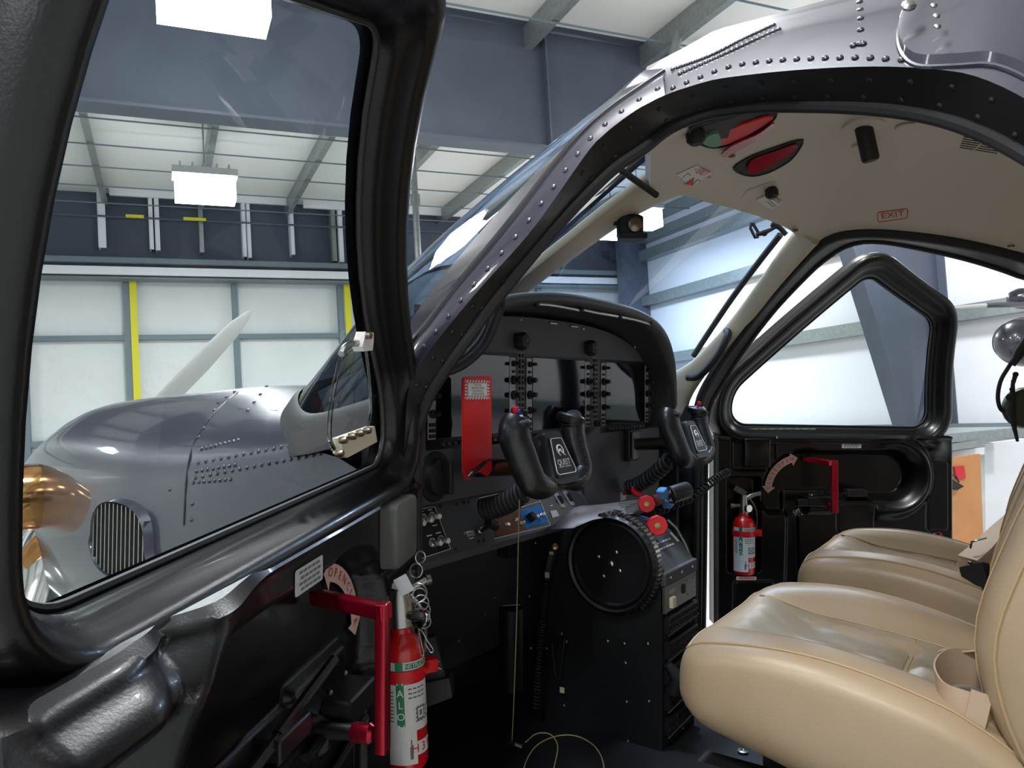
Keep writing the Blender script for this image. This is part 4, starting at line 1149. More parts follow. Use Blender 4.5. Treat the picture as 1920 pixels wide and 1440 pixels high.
for cx in (-.1815, .1555):
    m = MB(); prect(m, cx-.0125, 1.655, cx+.0125, 1.830, .0, .012, 0, .002); ap = m.build('audio_panel', 'bezel_grey', panel)
    m = MB()
    for k in range(13):
        for q in (-1,1): m.box((cx+q*.0055, YP-.014, 1.823-k*.0118), (.0072,.005,.0075))
    m.build('keys', 'black_rubber', ap, bevel=.0006)
    m = MB()
    for k in range(13):
        for q in (-1,1):
            x = cx+q*.0055; z = 1.823-k*.0118; m.box((x-.0014, YP-.0167, z), (.0008,.0004,.0042)); m.box((x, YP-.0167, z+.002), (.003,.0004,.0007)); m.box((x, YP-.0167, z-.002), (.003,.0004,.0007))
    m.build('key_legend', 'grey_ink', ap, smooth=False)
    MB().lathe([(.009,0),(.009,.01),(.006,.012),(.006,.018)], (cx, YP-.012, 1.664), (0,-1,0), 16).build('knob', 'black_rubber', ap)
# eyeball vents
def vent(px, py, r, off=.007):
    c = ip(px, py, off); m = MB().lathe([(r*1.25,-.002),(r*1.25,.002),(r*1.12,.004),(r*1.0,.002)], c, (0,-1,0), 28)
    v = m.build('air_vent', 'black_rubber', panel); m = MB(); rings = []
    for h, s in ((.0,.9),(.012,.95),(.020,.9),(.026,.72),(.027,.3)):
        rings.append([V3((c.x+r*s*(1+.06*math.cos(5*t*2*math.pi/40))*math.cos(t*2*math.pi/40), c.y-h, c.z+r*s*(1+.06*math.cos(5*t*2*math.pi/40))*math.sin(t*2*math.pi/40))) for t in range(40)])
    m.loft(rings); m.build('vent_knob', 'black_matte', v)
    MB().dome(c+V3((.004,-.027,.002)), (0,-1,0), .002).build('vent_screw', 'steel', v)
vent(968,640,.0205); vent(1099,653,.0205)
c = ip(812,893,.007)
v = MB().lathe([(.048,-.004),(.050,.002),(.045,.008),(.036,.010),(.034,.022),(.022,.026)], c, (0,-1,0), 32).build('air_vent', 'black_rubber', panel)
MB().box(c+V3((0,-.034,0)), (.012,.026,.062), (X_,Y_,Z_), 0, .004).build('vent_knob', 'black_rubber', v)
# placards and switch of the eyebrow panel
def pplate(x0,y0,x1,y1,mt,ink=None,nl=0,off=.0075,name='placard'):
    a = ip(x0,y1,off); b = ip(x1,y0,off); m = MB().poly([(a.x,YP-off,a.z),(b.x,YP-off,a.z),(b.x,YP-off,b.z),(a.x,YP-off,b.z)])
    for k in range(nl):
        zz = a.z+(b.z-a.z)*(k+.6)/nl; hh = (b.z-a.z)/nl*.22; wx = b.x-a.x
        for q in range(4): xx = a.x+wx*(.05+.235*q); m.poly([(xx,YP-off-.0004,zz-hh),(xx+wx*.19,YP-off-.0004,zz-hh),(xx+wx*.19,YP-off-.0004,zz+hh),(xx,YP-off-.0004,zz+hh)], 1)
    return m.build(name, [mt, ink or mt], panel, smooth=False)
pplate(922,592,940,612,'panel_dark','grey_ink',4); pplate(898,622,939,641,'grey_label','grey_ink',5); pplate(878,628,893,641,'grey_label','grey_ink',4)
pplate(1118,632,1143,672,'panel_dark','grey_ink',11); pplate(866,642,880,651,'panel_dark','grey_ink',1)
m = MB()
a = ip(1035,637,.008); m.box(a, (.030,.006,.034), None, 0, .003); ps = m.build('guarded_switch', 'white_label', panel)
m = MB()
for (x, y, w_) in ((1000,637,.018),(1000,641,.006),(999,649,.016),(998,654,.014),(1012,654,.012),(998,658,.014),(1012,658,.012),(1003,662,.016),(963,606,.032),(965,609,.030),(980,612,.018),(985,655,.014),(1036,659,.012),(893,648,.03),(895,652,.02),(1037,655,.006)):
    p = ip(x,y,.0072); m.box(p, (w_,.0004,.0016))
for x, y in ((910,850),(1093,856),(1093,862),(903,941),(905,944)): m.box(ip(x,y,.0072), (.014,.0004,.0014))
m.build('panel_lettering', 'white_ink', panel, smooth=False)
# hood light tubes and fittings under the lip
def hp(px, py, y=.10): return at(px, py, 'y', y)
for seg in (((1004,570),(1022,571),(1045,574),(1086,582)),((1093,581),(1120,587),(1160,594)),((1165,595),(1190,600),(1204,604),(1217,608))):
    MB().tube(resample(catmull([hp(x,y,.085) for x,y in seg],5),20), .0036, 10).build('hood_lamp_tube', 'steel', plane)
for x, y in ((1006,571),(1089,581),(1162,594),(1220,605)): MB().lathe([(.0055,-.004),(.0055,.004)], hp(x,y,.083), (1,0,-.12), 10).build('lamp_clip', 'black_matte', plane)
for x, y in ((1036,605),(1075,611)): MB().tube([hp(x-6,y,.14),hp(x+7,y+1.5,.14)], .0035, 8).build('hood_fitting', 'steel', plane)
for x, y, q in ((977,599,.15),(1094,616,.15),(1190,651,.17)): MB().dome(hp(x,y,q),(0,-1,0),.004).build('hood_screw', 'steel', plane)
# control-column slots and bearing plates
m = MB(); a = ip(852,930,.009); b = ip(885,880,.009)
prect(m, ip(853,900).x, ip(853,931).z, ip(888,900).x+.01, ip(853,868).z, .0065, .010, 0, .006); m.build('column_slot', 'black_matte', panel)
m = MB(); q = round_poly([(ip(852,1).x,ip(1,931).z),(ip(882,1).x,ip(1,931).z),(ip(882,1).x,ip(1,868).z),(ip(852,1).x,ip(1,868).z)], .008, 3, 2)
m.tube([V3((x,YP-.010,z)) for x,z in q], .0012, 5, closed=True); m.build('slot_trim', 'grey_label', panel)
m = MB(); prect(m, ip(892,1).x, ip(1,923).z, ip(958,1).x, ip(1,900).z, .0065, .012, 0, .003); m.build('door_flap', 'bezel_grey', panel)
m = MB(); prect(m, ip(1090,1).x, ip(1,942).z, ip(1140,1).x, ip(1,905).z, .0065, .008, 0, .003); m.build('blank_plate', 'alu_dark', panel)
# switch panel (slanted)
SP0, SP1 = V3((0,.195,1.538)), V3((0,.130,1.452)); syv = (SP0-SP1).normalized(); spn = X_.cross(syv)
if spn.y > 0: spn = -spn
def sp(px, py, off=0.0): return atp(px, py, SP0+spn*off, spn)
m = MB(); xa, xb = -.67, .05
m.add([V3((xa,SP0.y,SP0.z)),V3((xb,SP0.y,SP0.z)),V3((xb,SP1.y,SP1.z)),V3((xa,SP1.y,SP1.z)),V3((xa,SP0.y+.05,SP0.z)),V3((xb,SP0.y+.05,SP0.z)),V3((xb,SP1.y+.05,SP1.z-.02)),V3((xa,SP1.y+.05,SP1.z-.02)),V3((xa,SP1.y,SP1.z-.012)),V3((xb,SP1.y,SP1.z-.012))],
      [(0,3,2,1),(4,5,6,7),(0,1,5,4),(3,8,9,2),(8,7,6,9),(0,4,7,3),(1,2,6,5)])
swp = m.build('switch_panel', 'panel_black', panel, smooth=False)
def sline(m, pts, r=.0007, mi=0, cl=False): m.tube([sp(x,y,.0012) for x,y in pts], r, 4, mi, closed=cl)
m = MB(); sline(m, ((775,957),(815,950),(845,1029),(790,1047),(775,1010))); m.build('panel_outline', 'white_ink', swp)
m = MB(); sline(m, ((935,964),(1013,940),(1032,985),(927,1010))); sline(m, ((898,934),(942,924))); sline(m, ((1013,940),(1005,920)))
m.build('panel_outline', 'white_ink', swp)
def patch(px, mt, name, off=.0015):
    P = [sp(x,y,off) for x,y in px]; n_ = len(P); m = MB(); B = [p-spn*.0012 for p in P]
    m.add(P+B, [tuple(range(n_)),tuple(range(2*n_-1,n_-1,-1))]+[(i,(i+1)%n_,n_+(i+1)%n_,n_+i) for i in range(n_)]); return m.build(name, mt, swp, smooth=False)
patch(((919,973),(950,964),(974,958),(986,992),(932,1006)), 'brown_panel', 'anti_ice_panel')
patch(((973,958),(1013,946),(1029,979),(986,991)), 'blue_panel', 'blue_switch_panel')
patch(((1005,925),(1060,912),(1082,958),(1030,975)), 'panel_dark', 'trim_switch_plate', .001)
patch(((773,958),(814,951),(844,1028),(791,1046)), 'panel_dark', 'fuel_switch_plate', .0008)
patch(((850,1),(850,2),(851,2)), 'panel_dark', 'blank') if False else None
def toggle(px, py, tx, ty, long=.02, tipm='white_plastic', r=.0052, ring='red_ink'):
    b = sp(px,py,.001); m = MB().lathe([(r*1.5,0),(r*1.5,.002),(r*1.1,.004),(r*.8,.004)], b, spn, 14); t = m.build('toggle_switch', 'steel', swp)
    e = atp(tx, ty, b+spn*long, VX); dd = e-b
    m = MB().tube([b, b+dd*.45], .002, 8, 0); m.tube([b+dd*.35, b+dd*.5, b+dd*.95, b+dd*1.05], [r*.6,r*.85,r,r*.6], 12, 1); m.build('toggle_lever', ['steel', tipm], t)
for a in ((780,980,797,981),(796,974,811,975),(811,969,826,968)): toggle(*a, .022)
for a in ((812,1019,828,1018),(828,1013,842,1014)): toggle(*a, .022)
for a in ((978,940,990,935),(1004,970,1010,967),(1014,966,1022,963)): toggle(*a, .020, r=.0036)
for a in ((952,984,949,982),(966,976,970,973),(976,982,984,978),(933,984,924,983)): toggle(*a, .016, 'cream_plastic', .003)
for x, y in ((780,978),(795,972),(810,968),(811,1017),(827,1012)): MB().tube([sp(x+6*math.cos(t),y+8*math.sin(t),.002) for t in [q*.63 for q in range(10)]], .0007, 4, closed=True).build('switch_ring', 'white_ink', swp)
m = MB()
for x, y, w_ in ((790,960,.01),(806,956,.01),(805,1004,.014),(822,999,.014),(815,985,.012),(941,966,.01),(955,962,.01),(884,1009,.014),(879,997,.014),(1034,948,.01),(1036,959,.008),(1038,965,.010)):
    m.box(sp(x,y,.0018), (w_,.0016 if y < 990 else .002,.0004), (X_,syv,spn))
m.text('PARKING', .0075, sp(880,998,.002), X_, syv); m.text('BRAKE', .0075, sp(883,1003,.002), X_, syv)
m.build('switch_lettering', 'white_ink', swp, smooth=False)
for x, y in ((857,945),(870,942),(879,941),(898,1015),(907,1013),(826,950),(855,1030)): MB().dome(sp(x,y,.001), spn, .0035, 0, 8).build('circuit_button', 'black_rubber', swp)
m = MB(); c = sp(897,998,.001); m.lathe([(.007,0),(.007,.006),(.005,.008),(.005,.012)], c, spn, 14); m.build('parking_brake_barrel', 'steel', swp)
m = MB(); e = atp(922,985,c+spn*.05,VX); m.tube([c, e], .004, 8); m.tube([e-X_*.012+Z_*.006, e+X_*.014-Z_*.004], .009, 10); m.build('parking_brake_knob', 'black_rubber', swp)
for (x0,y0) in ((1045,930),(1062,926)):
    c = sp(x0+4,y0+8,.002); t = MB().box(c, (.017,.040,.004), (X_,syv,spn), 0, .003).build('trim_wheel_switch', 'bezel_grey', swp)
    MB().lathe([(.010,-.004),(.011,-.002),(.011,.002),(.010,.004)], c, X_, 20).build('thumb_wheel', 'black_rubber', t)
m = MB(); m.box(sp(1029,925,.003), (.012,.012,.005), (X_,syv,spn), 0, .002); m.build('small_guard', 'white_label', swp)
patch(((1032,914),(1052,910),(1054,913),(1034,918)), 'grey_label', 'small_placard', .003); patch(((1032,958),(1043,956),(1049,967),(1037,971)), 'grey_label', 'small_placard', .003)
m = MB(); c = sp(993,972,.002); m.lathe([(.009,0),(.010,.003),(.009,.013),(.006,.015)], c, spn, 16); m.build('selector_knob', 'black_rubber', swp)
# red pull knob low on the starboard side of the panel
c = at(1168,925,'y',.19); e = at(1200,918,'y',.12)
m = MB().lathe([(.006,0),(.006,.05),(.009,.052),(.017,.066),(.018,.072),(.015,.076)], c, (e-c), 20); k = m.build('pull_knob', 'red_plastic', panel)
m = MB().box(at(1168,930,'y',.188), (.03,.004,.022)); m.build('knob_placard', 'grey_label', panel, smooth=False)
# ------------------------------------------------------------------ control locks and yokes
def yoke(cx, cz, lab, cy=0.0, left=True):
    c = V3((cx, cy, cz)); r = root('control_yoke', lab, 'control yoke', c, 'control yokes')
    # U of leather-wrapped tube
    pth = [(-.118,-.012,.086),(-.128,-.006,.070),(-.126,.002,.045),(-.120,.004,.010),(-.117,.004,-.025),(-.106,.004,-.054),(-.070,.004,-.068),(-.03,.004,-.066),(0,.004,-.063)]
    pth += [(-p[0],p[1],p[2]) for p in reversed(pth[:-1])]
    rad = [.026,.030,.029,.028,.027,.025,.020,.016,.016]; rad = rad+list(reversed(rad[:-1]))
    P = resample(catmull([c+V3(p) for p in pth],6),84); R = [Vector((r_,0,0)) for r_ in rad]; Rr = [q.x for q in resample_same(rad, 84)]
    g = MB().tube(P, Rr, 18, flat=1.25).build('grip', 'yoke_leather', r)
    for s in (-1,1):
        a = c+V3((s*.118,-.012,.086)); m = MB(); n_ = V3((s*.12,-.55,.83)).normalized()
        x_, y_, z_ = basis(n_); rings = []
        for rr, h in ((.024,-.014),(.0265,-.004),(.0265,.004),(.022,.008)):
            rings.append([a+x_*(rr*1.0*math.cos(t*math.pi/12))+y_*(rr*1.35*math.sin(t*math.pi/12))+z_*h for t in range(24)])
        m.loft(rings); cp = m.build('grip_cap', 'black_trim', r)
        if (s < 0) == left:
            b = a+z_*.008
            MB().lathe([(.0035,0),(.0035,.012),(.0065,.013),(.0065,.022),(.005,.024)], b-x_*.008, z_, 14).build('red_button', 'red_plastic', cp)
            MB().lathe([(.004,0),(.004,.008),(.0055,.009),(.005,.015)], b+x_*.006+y_*.004, z_, 12).build('blue_button', 'violet_label', cp)
            MB().lathe([(.005,0),(.005,.005),(.003,.007)], b+x_*.001-y_*.012, z_, 12).build('white_button', 'grey_label', cp)
            m = MB().box(b+x_*.02*1-y_*.004-z_*.006, (.016,.02,.014), (x_,y_,z_), 0, .003); m.lathe([(.004,0),(.006,.010),(.006,.014)], b+x_*.022-y_*.004, z_, 10); m.build('trim_rocker', 'black_rubber', cp)
        else:
            MB().box(a+z_*.009+x_*.004, (.020,.026,.003), (x_,y_,z_), 0, .004).build('cap_insert', 'alu_dark', cp)
    # hub wedge with the badge
    q = round_poly([(-.052,-.066),(.052,-.066),(.032,.048),(-.032,.048)], [.016,.016,.010,.010], 5, 4)
    sh = lambda f, y: [c+V3((x*f, y, z*f)) for x, z in q]
    MB().loft([sh(.9,.035), sh(1.12,.02), sh(1.16,-.006), sh(1.08,-.018)]).build('hub', 'yoke_leather', r)
    bq = round_poly([(-.050,-.056),(.050,-.056),(.027,.040),(-.027,.040)], [.010,.010,.006,.006], 5, 4)
    m = MB(); s2 = lambda f, y: [c+V3((x*f, y, (z+.008)*f-.008)) for x, z in bq]
    m.loft([s2(1,-.016), s2(1,-.0215)]); 
    line = [V3((p.x,p.y,p.z)) for p in s2(.88,-.0222)]; n_ = len(line)
    k = n_//2
    m.tube([line[i] for i in range(-6, n_//4+5)], .0008, 5, 1); m.tube([line[i] for i in range(n_//2-5+0, n_*3//4+3)], .0008, 5, 1)
    # Q emblem: open ring with a swash tail
    oc = c+V3((.001,-.0226,.004))
    arc = [oc+V3((.0125*math.cos(t), 0, .0125*math.sin(t)+.001)) for t in [math.radians(-48+k*9) for k in range(34)]]
    m.tube(arc, [.0012+.0006*math.sin(i/33*math.pi) for i in range(34)], 6, 1)
    m.tube([oc+V3(p) for p in ((-.009,0,-.004),(-.004,0,.003),(.001,0,.002),(.006,0,-.004),(.015,0,-.012))], [.0008,.0022,.003,.002,.001], 6, 1)
    m.text('QUEST', .0190, c+V3((.0,-.0224,-.0235)), X_, Z_, 1, .95); m.text('AIRCRAFT COMPANY', .0054, c+V3((0,-.0224,-.0335)), X_, Z_, 1)
    m.build('badge', ['black_trim','white_ink'], r)
    # stitching
    m = MB()
    for s in (-1,1):
        for k in range(20):
            i = int((6+k*1.55) if s < 0 else (84-7-k*1.55)); p = P[i]; rr = Rr[i]
            m.box(p+V3((-s*rr*.62*-1 if False else s*rr*-.55, -rr*.98, 0)), (.004,.0012,.0012))
    m.build('stitching', 'bezel_grey', r, smooth=False)
    T_ = Matrix.Translation(c) @ Matrix.Rotation(math.radians(-22), 4, 'X') @ Matrix.Scale(.80, 4) @ Matrix.Translation(-c)
    def tr(o):
        o.data.transform(T_); o.data.update()
        for ch in o.children: tr(ch)
    for ch in list(r.children): tr(ch)
    return r, c
def resample_same(vals, n):
    out = []
    for k in range(n):
        f = k/(n-1)*(len(vals)-1); i = min(int(f), len(vals)-2); out.append(Vector((vals[i]+(vals[i+1]-vals[i])*(f-i),0,0)))
    return out
mat('yoke_leather', '#1c1b1d', .36, bump=(500,.3,.0004), coat=.1)
yl, cl = yoke(-.356, 1.628, 'black leather yoke beside the red lock plate, red and blue buttons on its grip')
yr, cr = yoke(.322, 1.625, 'black leather yoke on the starboard side of the panel, clear of any lock plate', left=False)
pl = V3((-.340,YP,1.59)); 
MB().tube([pl, V3((-.345,.02,1.607))], .0165, 20).build('yoke_shaft', 'steel_dark', yl)
pr = V3((.345,YP,1.598))
MB().tube([pr, V3((.335,.02,1.612))], .0165, 20).build('yoke_shaft', 'steel_dark', yr)
MB().lathe([(.024,-.008),(.026,-.004),(.026,.006),(.020,.012)], V3((.336,.05,1.61)), Y_, 24).build('shaft_collar', 'brass', yr)
m = MB().box(pr+V3((0,-.016,0)), (.055,.03,.085), None, 0, .004); m.build('shaft_bearing', 'black_trim', panel)
m = MB().box(pr+V3((0,-.036,0)), (.05,.008,.075), None, 0, .003); m.build('bearing_plate', 'alu_dark', panel)
# coiled leads under the yokes
def coil(a, b, sag, r, turns, wr, ns=14, tap=None):
    P = []; a, b = V3(a), V3(b); N = turns*ns; u = (b-a).normalized(); s_ = u.cross(Z_).normalized(); t_ = s_.cross(u)
    for i in range(N+1):
        f = i/N; c_ = a.lerp(b, f)+V3((0,0,-sag*4*f*(1-f))); rr = r*(tap(f) if tap else 1)
        P.append(c_+s_*rr*math.cos(2*math.pi*i/ns)+t_*rr*math.sin(2*math.pi*i/ns))
    return P
MB().tube(coil(at(985,918,'y',.03), at(905,955,'y',.115), .008, .0165, 11, .005), .0055, 8).build('coiled_lead', 'black_rubber', yl)
MB().tube(coil(at(1255,862,'y',.03), at(1178,915,'y',.165), .012, .017, 13, .0045), .0045, 8).build('coiled_lead', 'black_rubber', yr)
# red control lock
YL = .135
lk = root('control_lock', 'tall red metal control lock plate with a warning placard, hooked over the port yoke shaft', 'control lock', at(885,890,'y',YL))
lx = lambda x, y, o=0: at(x, y, 'y', YL-o)
q = [(868,712),(872,707),(917,705),(921,709),(922,880),(915,893),(900,884),(886,889),(881,900),(873,897),(869,885)]
P = [lx(x,y) for x,y in q]; n_ = len(P)
m = MB().add(P+[p+V3((0,.003,0)) for p in P], [tuple(range(n_)),tuple(range(2*n_-1,n_-1,-1))]+[(i,(i+1)%n_,n_+(i+1)%n_,n_+i) for i in range(n_)])
m.build('lock_plate', 'red_plate', lk, smooth=False, bevel=.0006)
m = MB(); A, B = lx(871.5,749,.001), lx(917.5,713,.001)
def lq(u0,v0,u1,v1,mi,o=0,sk=0):
    f = lambda u,v: V3((A.x+(B.x-A.x)*u, YL-.001-o, A.z+(B.z-A.z)*v)); m.poly([f(u0,v0),f(u1,v0),f(u1+sk,v1),f(u0+sk,v1)], mi)
lq(0,0,1,1,0)
for k in range(9): lq(k*.115-.0,0,k*.115+.05,.13,1,.0004,.04 if k<8 else 0); lq(k*.115,.87,k*.115+.05,1,1,.0004,.04 if k<8 else 0)
for k in range(5): lq(0,.14+k*.16,.09,.21+k*.16,1,.0004); lq(.91,.14+k*.16,1,.21+k*.16,1,.0004)
lq(.10,.16,.90,.86,2,.0006); lq(.115,.18,.885,.84,0,.0008)
W_ = B.x-A.x
for t, v, s_, mi in (('WARNING',.74,.0056,1),('REMOVE CONTROL',.58,.0056,2),('LOCK PRIOR TO',.42,.0056,2),('STARTING ENGINE',.27,.0056,2)):
    m.text(t, s_, V3(((A.x+B.x)/2, YL-.0028, A.z+(B.z-A.z)*v)), X_, Z_, mi, .82)
m.build('warning_placard', ['white_label','red_ink','black_ink'], lk, smooth=False)
m = MB()
for x, y in ((896,816),(897,836),(897,860)): m.dome(lx(x,y,.0), (0,-1,0), .0022, 0, 8)
m.build('lock_rivet', 'red_plate', lk)
m = MB(); m.tube([lx(876,892,.01),lx(890,880,.02),lx(905,868,.02),lx(920,861,.012),lx(930,861,.0)], .0022, 8); m.tube([lx(880,895,.01),lx(893,884,.022),lx(912,867,.02)], .002, 8); m.tube([lx(877,893,.012),lx(885,885,.016)], .0034,8,1)
m.build('lock_pin', ['black_rubber','steel'], lk)
# string from the lock to the pedals
m = MB().tube(resample(catmull([at(974,938,'y',.02), at(972,1000,'y',.07), at(969,1150,'y',.12), at(964,1300,'y',.15), at(960,1388,'y',.16)],6),40), .0011, 6)
tag(m.build('lock_cord', 'string'), 'thin tan cord stretched from beneath the port yoke down to the pedals', 'cord')
zf = 1.012
m = MB().tube(resample(catmull([at(x,y,'z',zf) for x,y in ((985,1392),(1005,1376),(1030,1376),(1045,1395),(1042,1425),(1030,1460),(1000,1470),(982,1450),(990,1420),(1010,1395),(1045,1380),(1080,1380),(1110,1395),(1128,1420),(1136,1460))],6),90), .0013, 6)
tag(m.build('loose_cord', 'string'), 'thin tan cord lying in loops on the cabin floor under the panel', 'cord')
r = root('cord_clip', 'small silver hook where the tan cord ends near the cabin floor', 'hook', at(965,1392,'z',1.03))
MB().tube([at(955,1393,'z',1.03), at(967,1396,'z',1.035), at(978,1400,'z',1.03)], .004, 8).build('hook_body', 'alu_dark', r)
# ------------------------------------------------------------------ pedestal
ped = root('control_pedestal', 'black centre pedestal with a large pitch trim wheel and engine levers', 'control pedestal', (0,0,1.01))
PX0, PX1, PYA = -.095, .078, -.100
side = [(-.100,1.01),(-.100,1.372),(-.075,1.402),(-.045,1.430),(-.005,1.450),(.04,1.459),(.10,1.462),(.16,1.462),(.20,1.462),(.20,1.01)]
m = MB(); A = [V3((PX0,y,z)) for y,z in side]; B = [V3((PX1,y,z)) for y,z in side]; n_ = len(side)
m.add(A+B, [tuple(range(n_)), tuple(range(2*n_-1,n_-1,-1))]+[(i,(i+1)%n_,n_+(i+1)%n_,n_+i) for i in range(n_)])
m.build('pedestal_body', 'pedestal_black', ped, smooth=False, bevel=.002)
# side wall screws
m = MB()
for x, y in ((1052,1188),(1061,1203),(1139,1202),(1170,1207),(1172,1243),(1174,1316),(1216,1315),(1214,1207),(1177,1390),(1177,1420),(1217,1424),(1130,1427),(1057,1323),(932,1089),(928,1121),(992,1119),(995,1216),(1024,1216),(909,1151),(860,1202),(1030,1359),(1003,1018),(879,1420),(822,1405),(940,1437)):
    if x > 1000: p = at(x,y,'x',PX0-.001); m.dome(p, -X_, .0038, 0, 8)
    else: p = at(x,y,'y',.30); m.dome(p, -Y_, .0038, 0, 8)
m.build('pedestal_screw', 'steel', ped)
# trim wheel
wc = at(1145,1058,'x',PX0-.02); wr = .098
whl = MB()
rr = []
for k in range(144):
    t = 2*math.pi*k/144; f = 1+.035*(1 if (k//2)%2 else 0); rr.append((math.cos(t)*f, math.sin(t)*f))
whl.loft([[V3((wc.x+dx, wc.y+c_*(wr*1.06), wc.z+s_*(wr*1.06))) for c_,s_ in rr] for dx in (.018,.0)]+[[V3((wc.x+dx, wc.y+math.cos(2*math.pi*k/144)*r_, wc.z+math.sin(2*math.pi*k/144)*r_)) for k in range(144)] for dx, r_ in ((-.004,wr*1.03),(-.007,wr*1.0),(-.004,wr*.95),(-.001,wr*.93),(-.005,wr*.90),(-.005,wr*.86),(.001,wr*.83),(.003,wr*.5),(.003,.004))])
w_ = whl.build('trim_wheel', 'pedestal_gloss' if 'pedestal_gloss' in MATS else 'black_trim', ped, angle=25)
m = MB()
for dy, dz, r_ in ((0,0,.0065),(.012,.026,.0042),(-.030,.012,.0042),(.020,-.012,.0042),(-.018,-.028,.0042)):
    m.dome(V3((wc.x+.002, wc.y-dy, wc.z+dz)), -X_, r_, 0, 12, .6)
m.build('wheel_screw', 'steel', w_)
m = MB()
for k in range(30):
    t = math.radians(-48+k*4.9); 
    m.box((wc.x+.008, wc.y-math.cos(t)*wr*1.09, wc.z+math.sin(t)*wr*1.09), (.020,.0055,.006), (X_, V3((0,math.sin(t),math.cos(t))), V3((0,-math.cos(t),math.sin(t)))))
m.build('wheel_ridges', 'steel', w_, smooth=False)
# quadrant plate: slotted surface following the curve
def qd(f, x, off=0):     # f 0 at the aft fold .. 1 at the top
    pts = [V3((0,y,z)) for y,z in side[1:7]]; P = resample(pts, 30); i = f*29; k = min(int(i),28); p = P[k].lerp(P[k+1], i-k); t = (P[k+1]-P[k]).normalized(); n = V3((0,-t.z,t.y))
    return V3((x, p.y, p.z))+n*off, n, t
m = MB(); m.grid([[qd(f/20, x, .002)[0] for x in (PX0+.015,PX1)] for f in range(21)]); m.build('quadrant_plate', 'panel_black', ped)
m = MB()
for x in (-.035,-.012,.012,.036): 
    m.grid([[qd(f/20, x+q, .003)[0] for q in (-.0025,.0025)] for f in range(7,21)])
m.build('lever_slot', 'black_matte', ped)
m = MB()
for x in (-.040,-.024,-.006,.018): m.tube([qd(f/20, x, .004)[0] for f in range(8,21)], .0022, 6)
m.build('slot_edge', 'steel', ped)
m = MB()
for (f, x0, x1) in ((.20,-.05,.04),(.26,-.05,.045)):
    for k in range(6): a,n,t = qd(f, x0+(x1-x0)*(k+.4)/6, .0034); m.box(a, ((x1-x0)/6*.75,.004,.0005), (X_,t,n))
m.build('quadrant_lettering', 'grey_label', ped, smooth=False)
for f, x, mt, nm in ((.60,.058,'violet_label','propeller_scale'),(.44,.060,'cyan_label','condition_scale'),(.26,.064,'white_label','fuel_scale')):
    a,n,t = qd(f, x, .0035); MB().box(a, (.010,.026,.0008), (X_,t,n), 0, .001).build(nm, mt, ped, smooth=False)
m = MB(); P = [(1252,975),(1268,990),(1285,1020),(1293,1040)]
m.tube([atp(x,y,(PX1,0,1.4),(1,0,0)) for x,y in P], .0035, 8); m.build('quadrant_edge', 'alu_dark', ped)
# aft face: folded lip, silver panel with a switch and socket, tread strips below
m = MB(); a = lambda x, z, o=0: V3((x, PYA-o, z))
m.box((0-.0085,PYA-.004,1.36), (PX1-PX0+.004,.012,.028)); m.build('folded_lip', 'panel_black', ped, smooth=False, bevel=.003)
m = MB(); m.box((-.0085,PYA-.003,1.318), (PX1-PX0,.008,.054)); m.build('silver_panel', 'alu_dark', ped, smooth=False)
m = MB()
for x in (-.07,-.01,.05): m.dome(a(x,1.360,.010), -Y_, .004, 0, 8)
for x in (.03,.065):
    for z in (1.335,1.305): m.dome(a(x,z,.007), -Y_, .003, 0, 8)
for x in (-.08,-.02,.05): m.dome(a(x,1.288,.004), -Y_, .003, 0, 8)
m.build('face_screw', 'steel', ped)
m = MB(); m.box(a(-.060,1.308,.010), (.022,.010,.022), None, 0, .003); m.build('rocker_switch', 'cream_plastic', ped)
m = MB(); m.box(a(.005,1.322,.008), (.012,.004,.018)); m.box(a(-.058,1.331,.0075), (.026,.001,.008), None, 1); m.build('power_socket', ['black_matte','bezel_grey'], ped, smooth=False)
for k in range(5):
    z = 1.265-k*.052; t_ = MB()
    t_.box(a(-.004,z,.004), (.158,.016,.036)); tr = t_.build('tread_strip', 'panel_dark', ped, smooth=False)
    m = MB(); m.tube([a(-.088,z-.02,.012), a(.08,z-.014,.012)], .0018, 6); m.build('tread_edge', 'alu_dark', tr)
    m = MB()
    for j in range(11):
        for i in range(2): c_ = a(-.078+j*.0148+i*.007, z-.007+i*.014, .0125); m.tube([c_+V3((.0055*math.cos(t),0,.0055*math.sin(t))) for t in [math.radians(60*q) for q in range(6)]], .0011, 4, closed=True)
    m.build('tread_pattern', 'black_rubber', tr)
m = MB(); m.tube([a(-.092,1.19,.012), a(-.082,1.165,.03), a(-.078,1.13,.02)], [.008,.016,.017], 12); m.build('pedal_latch', 'black_rubber', ped)
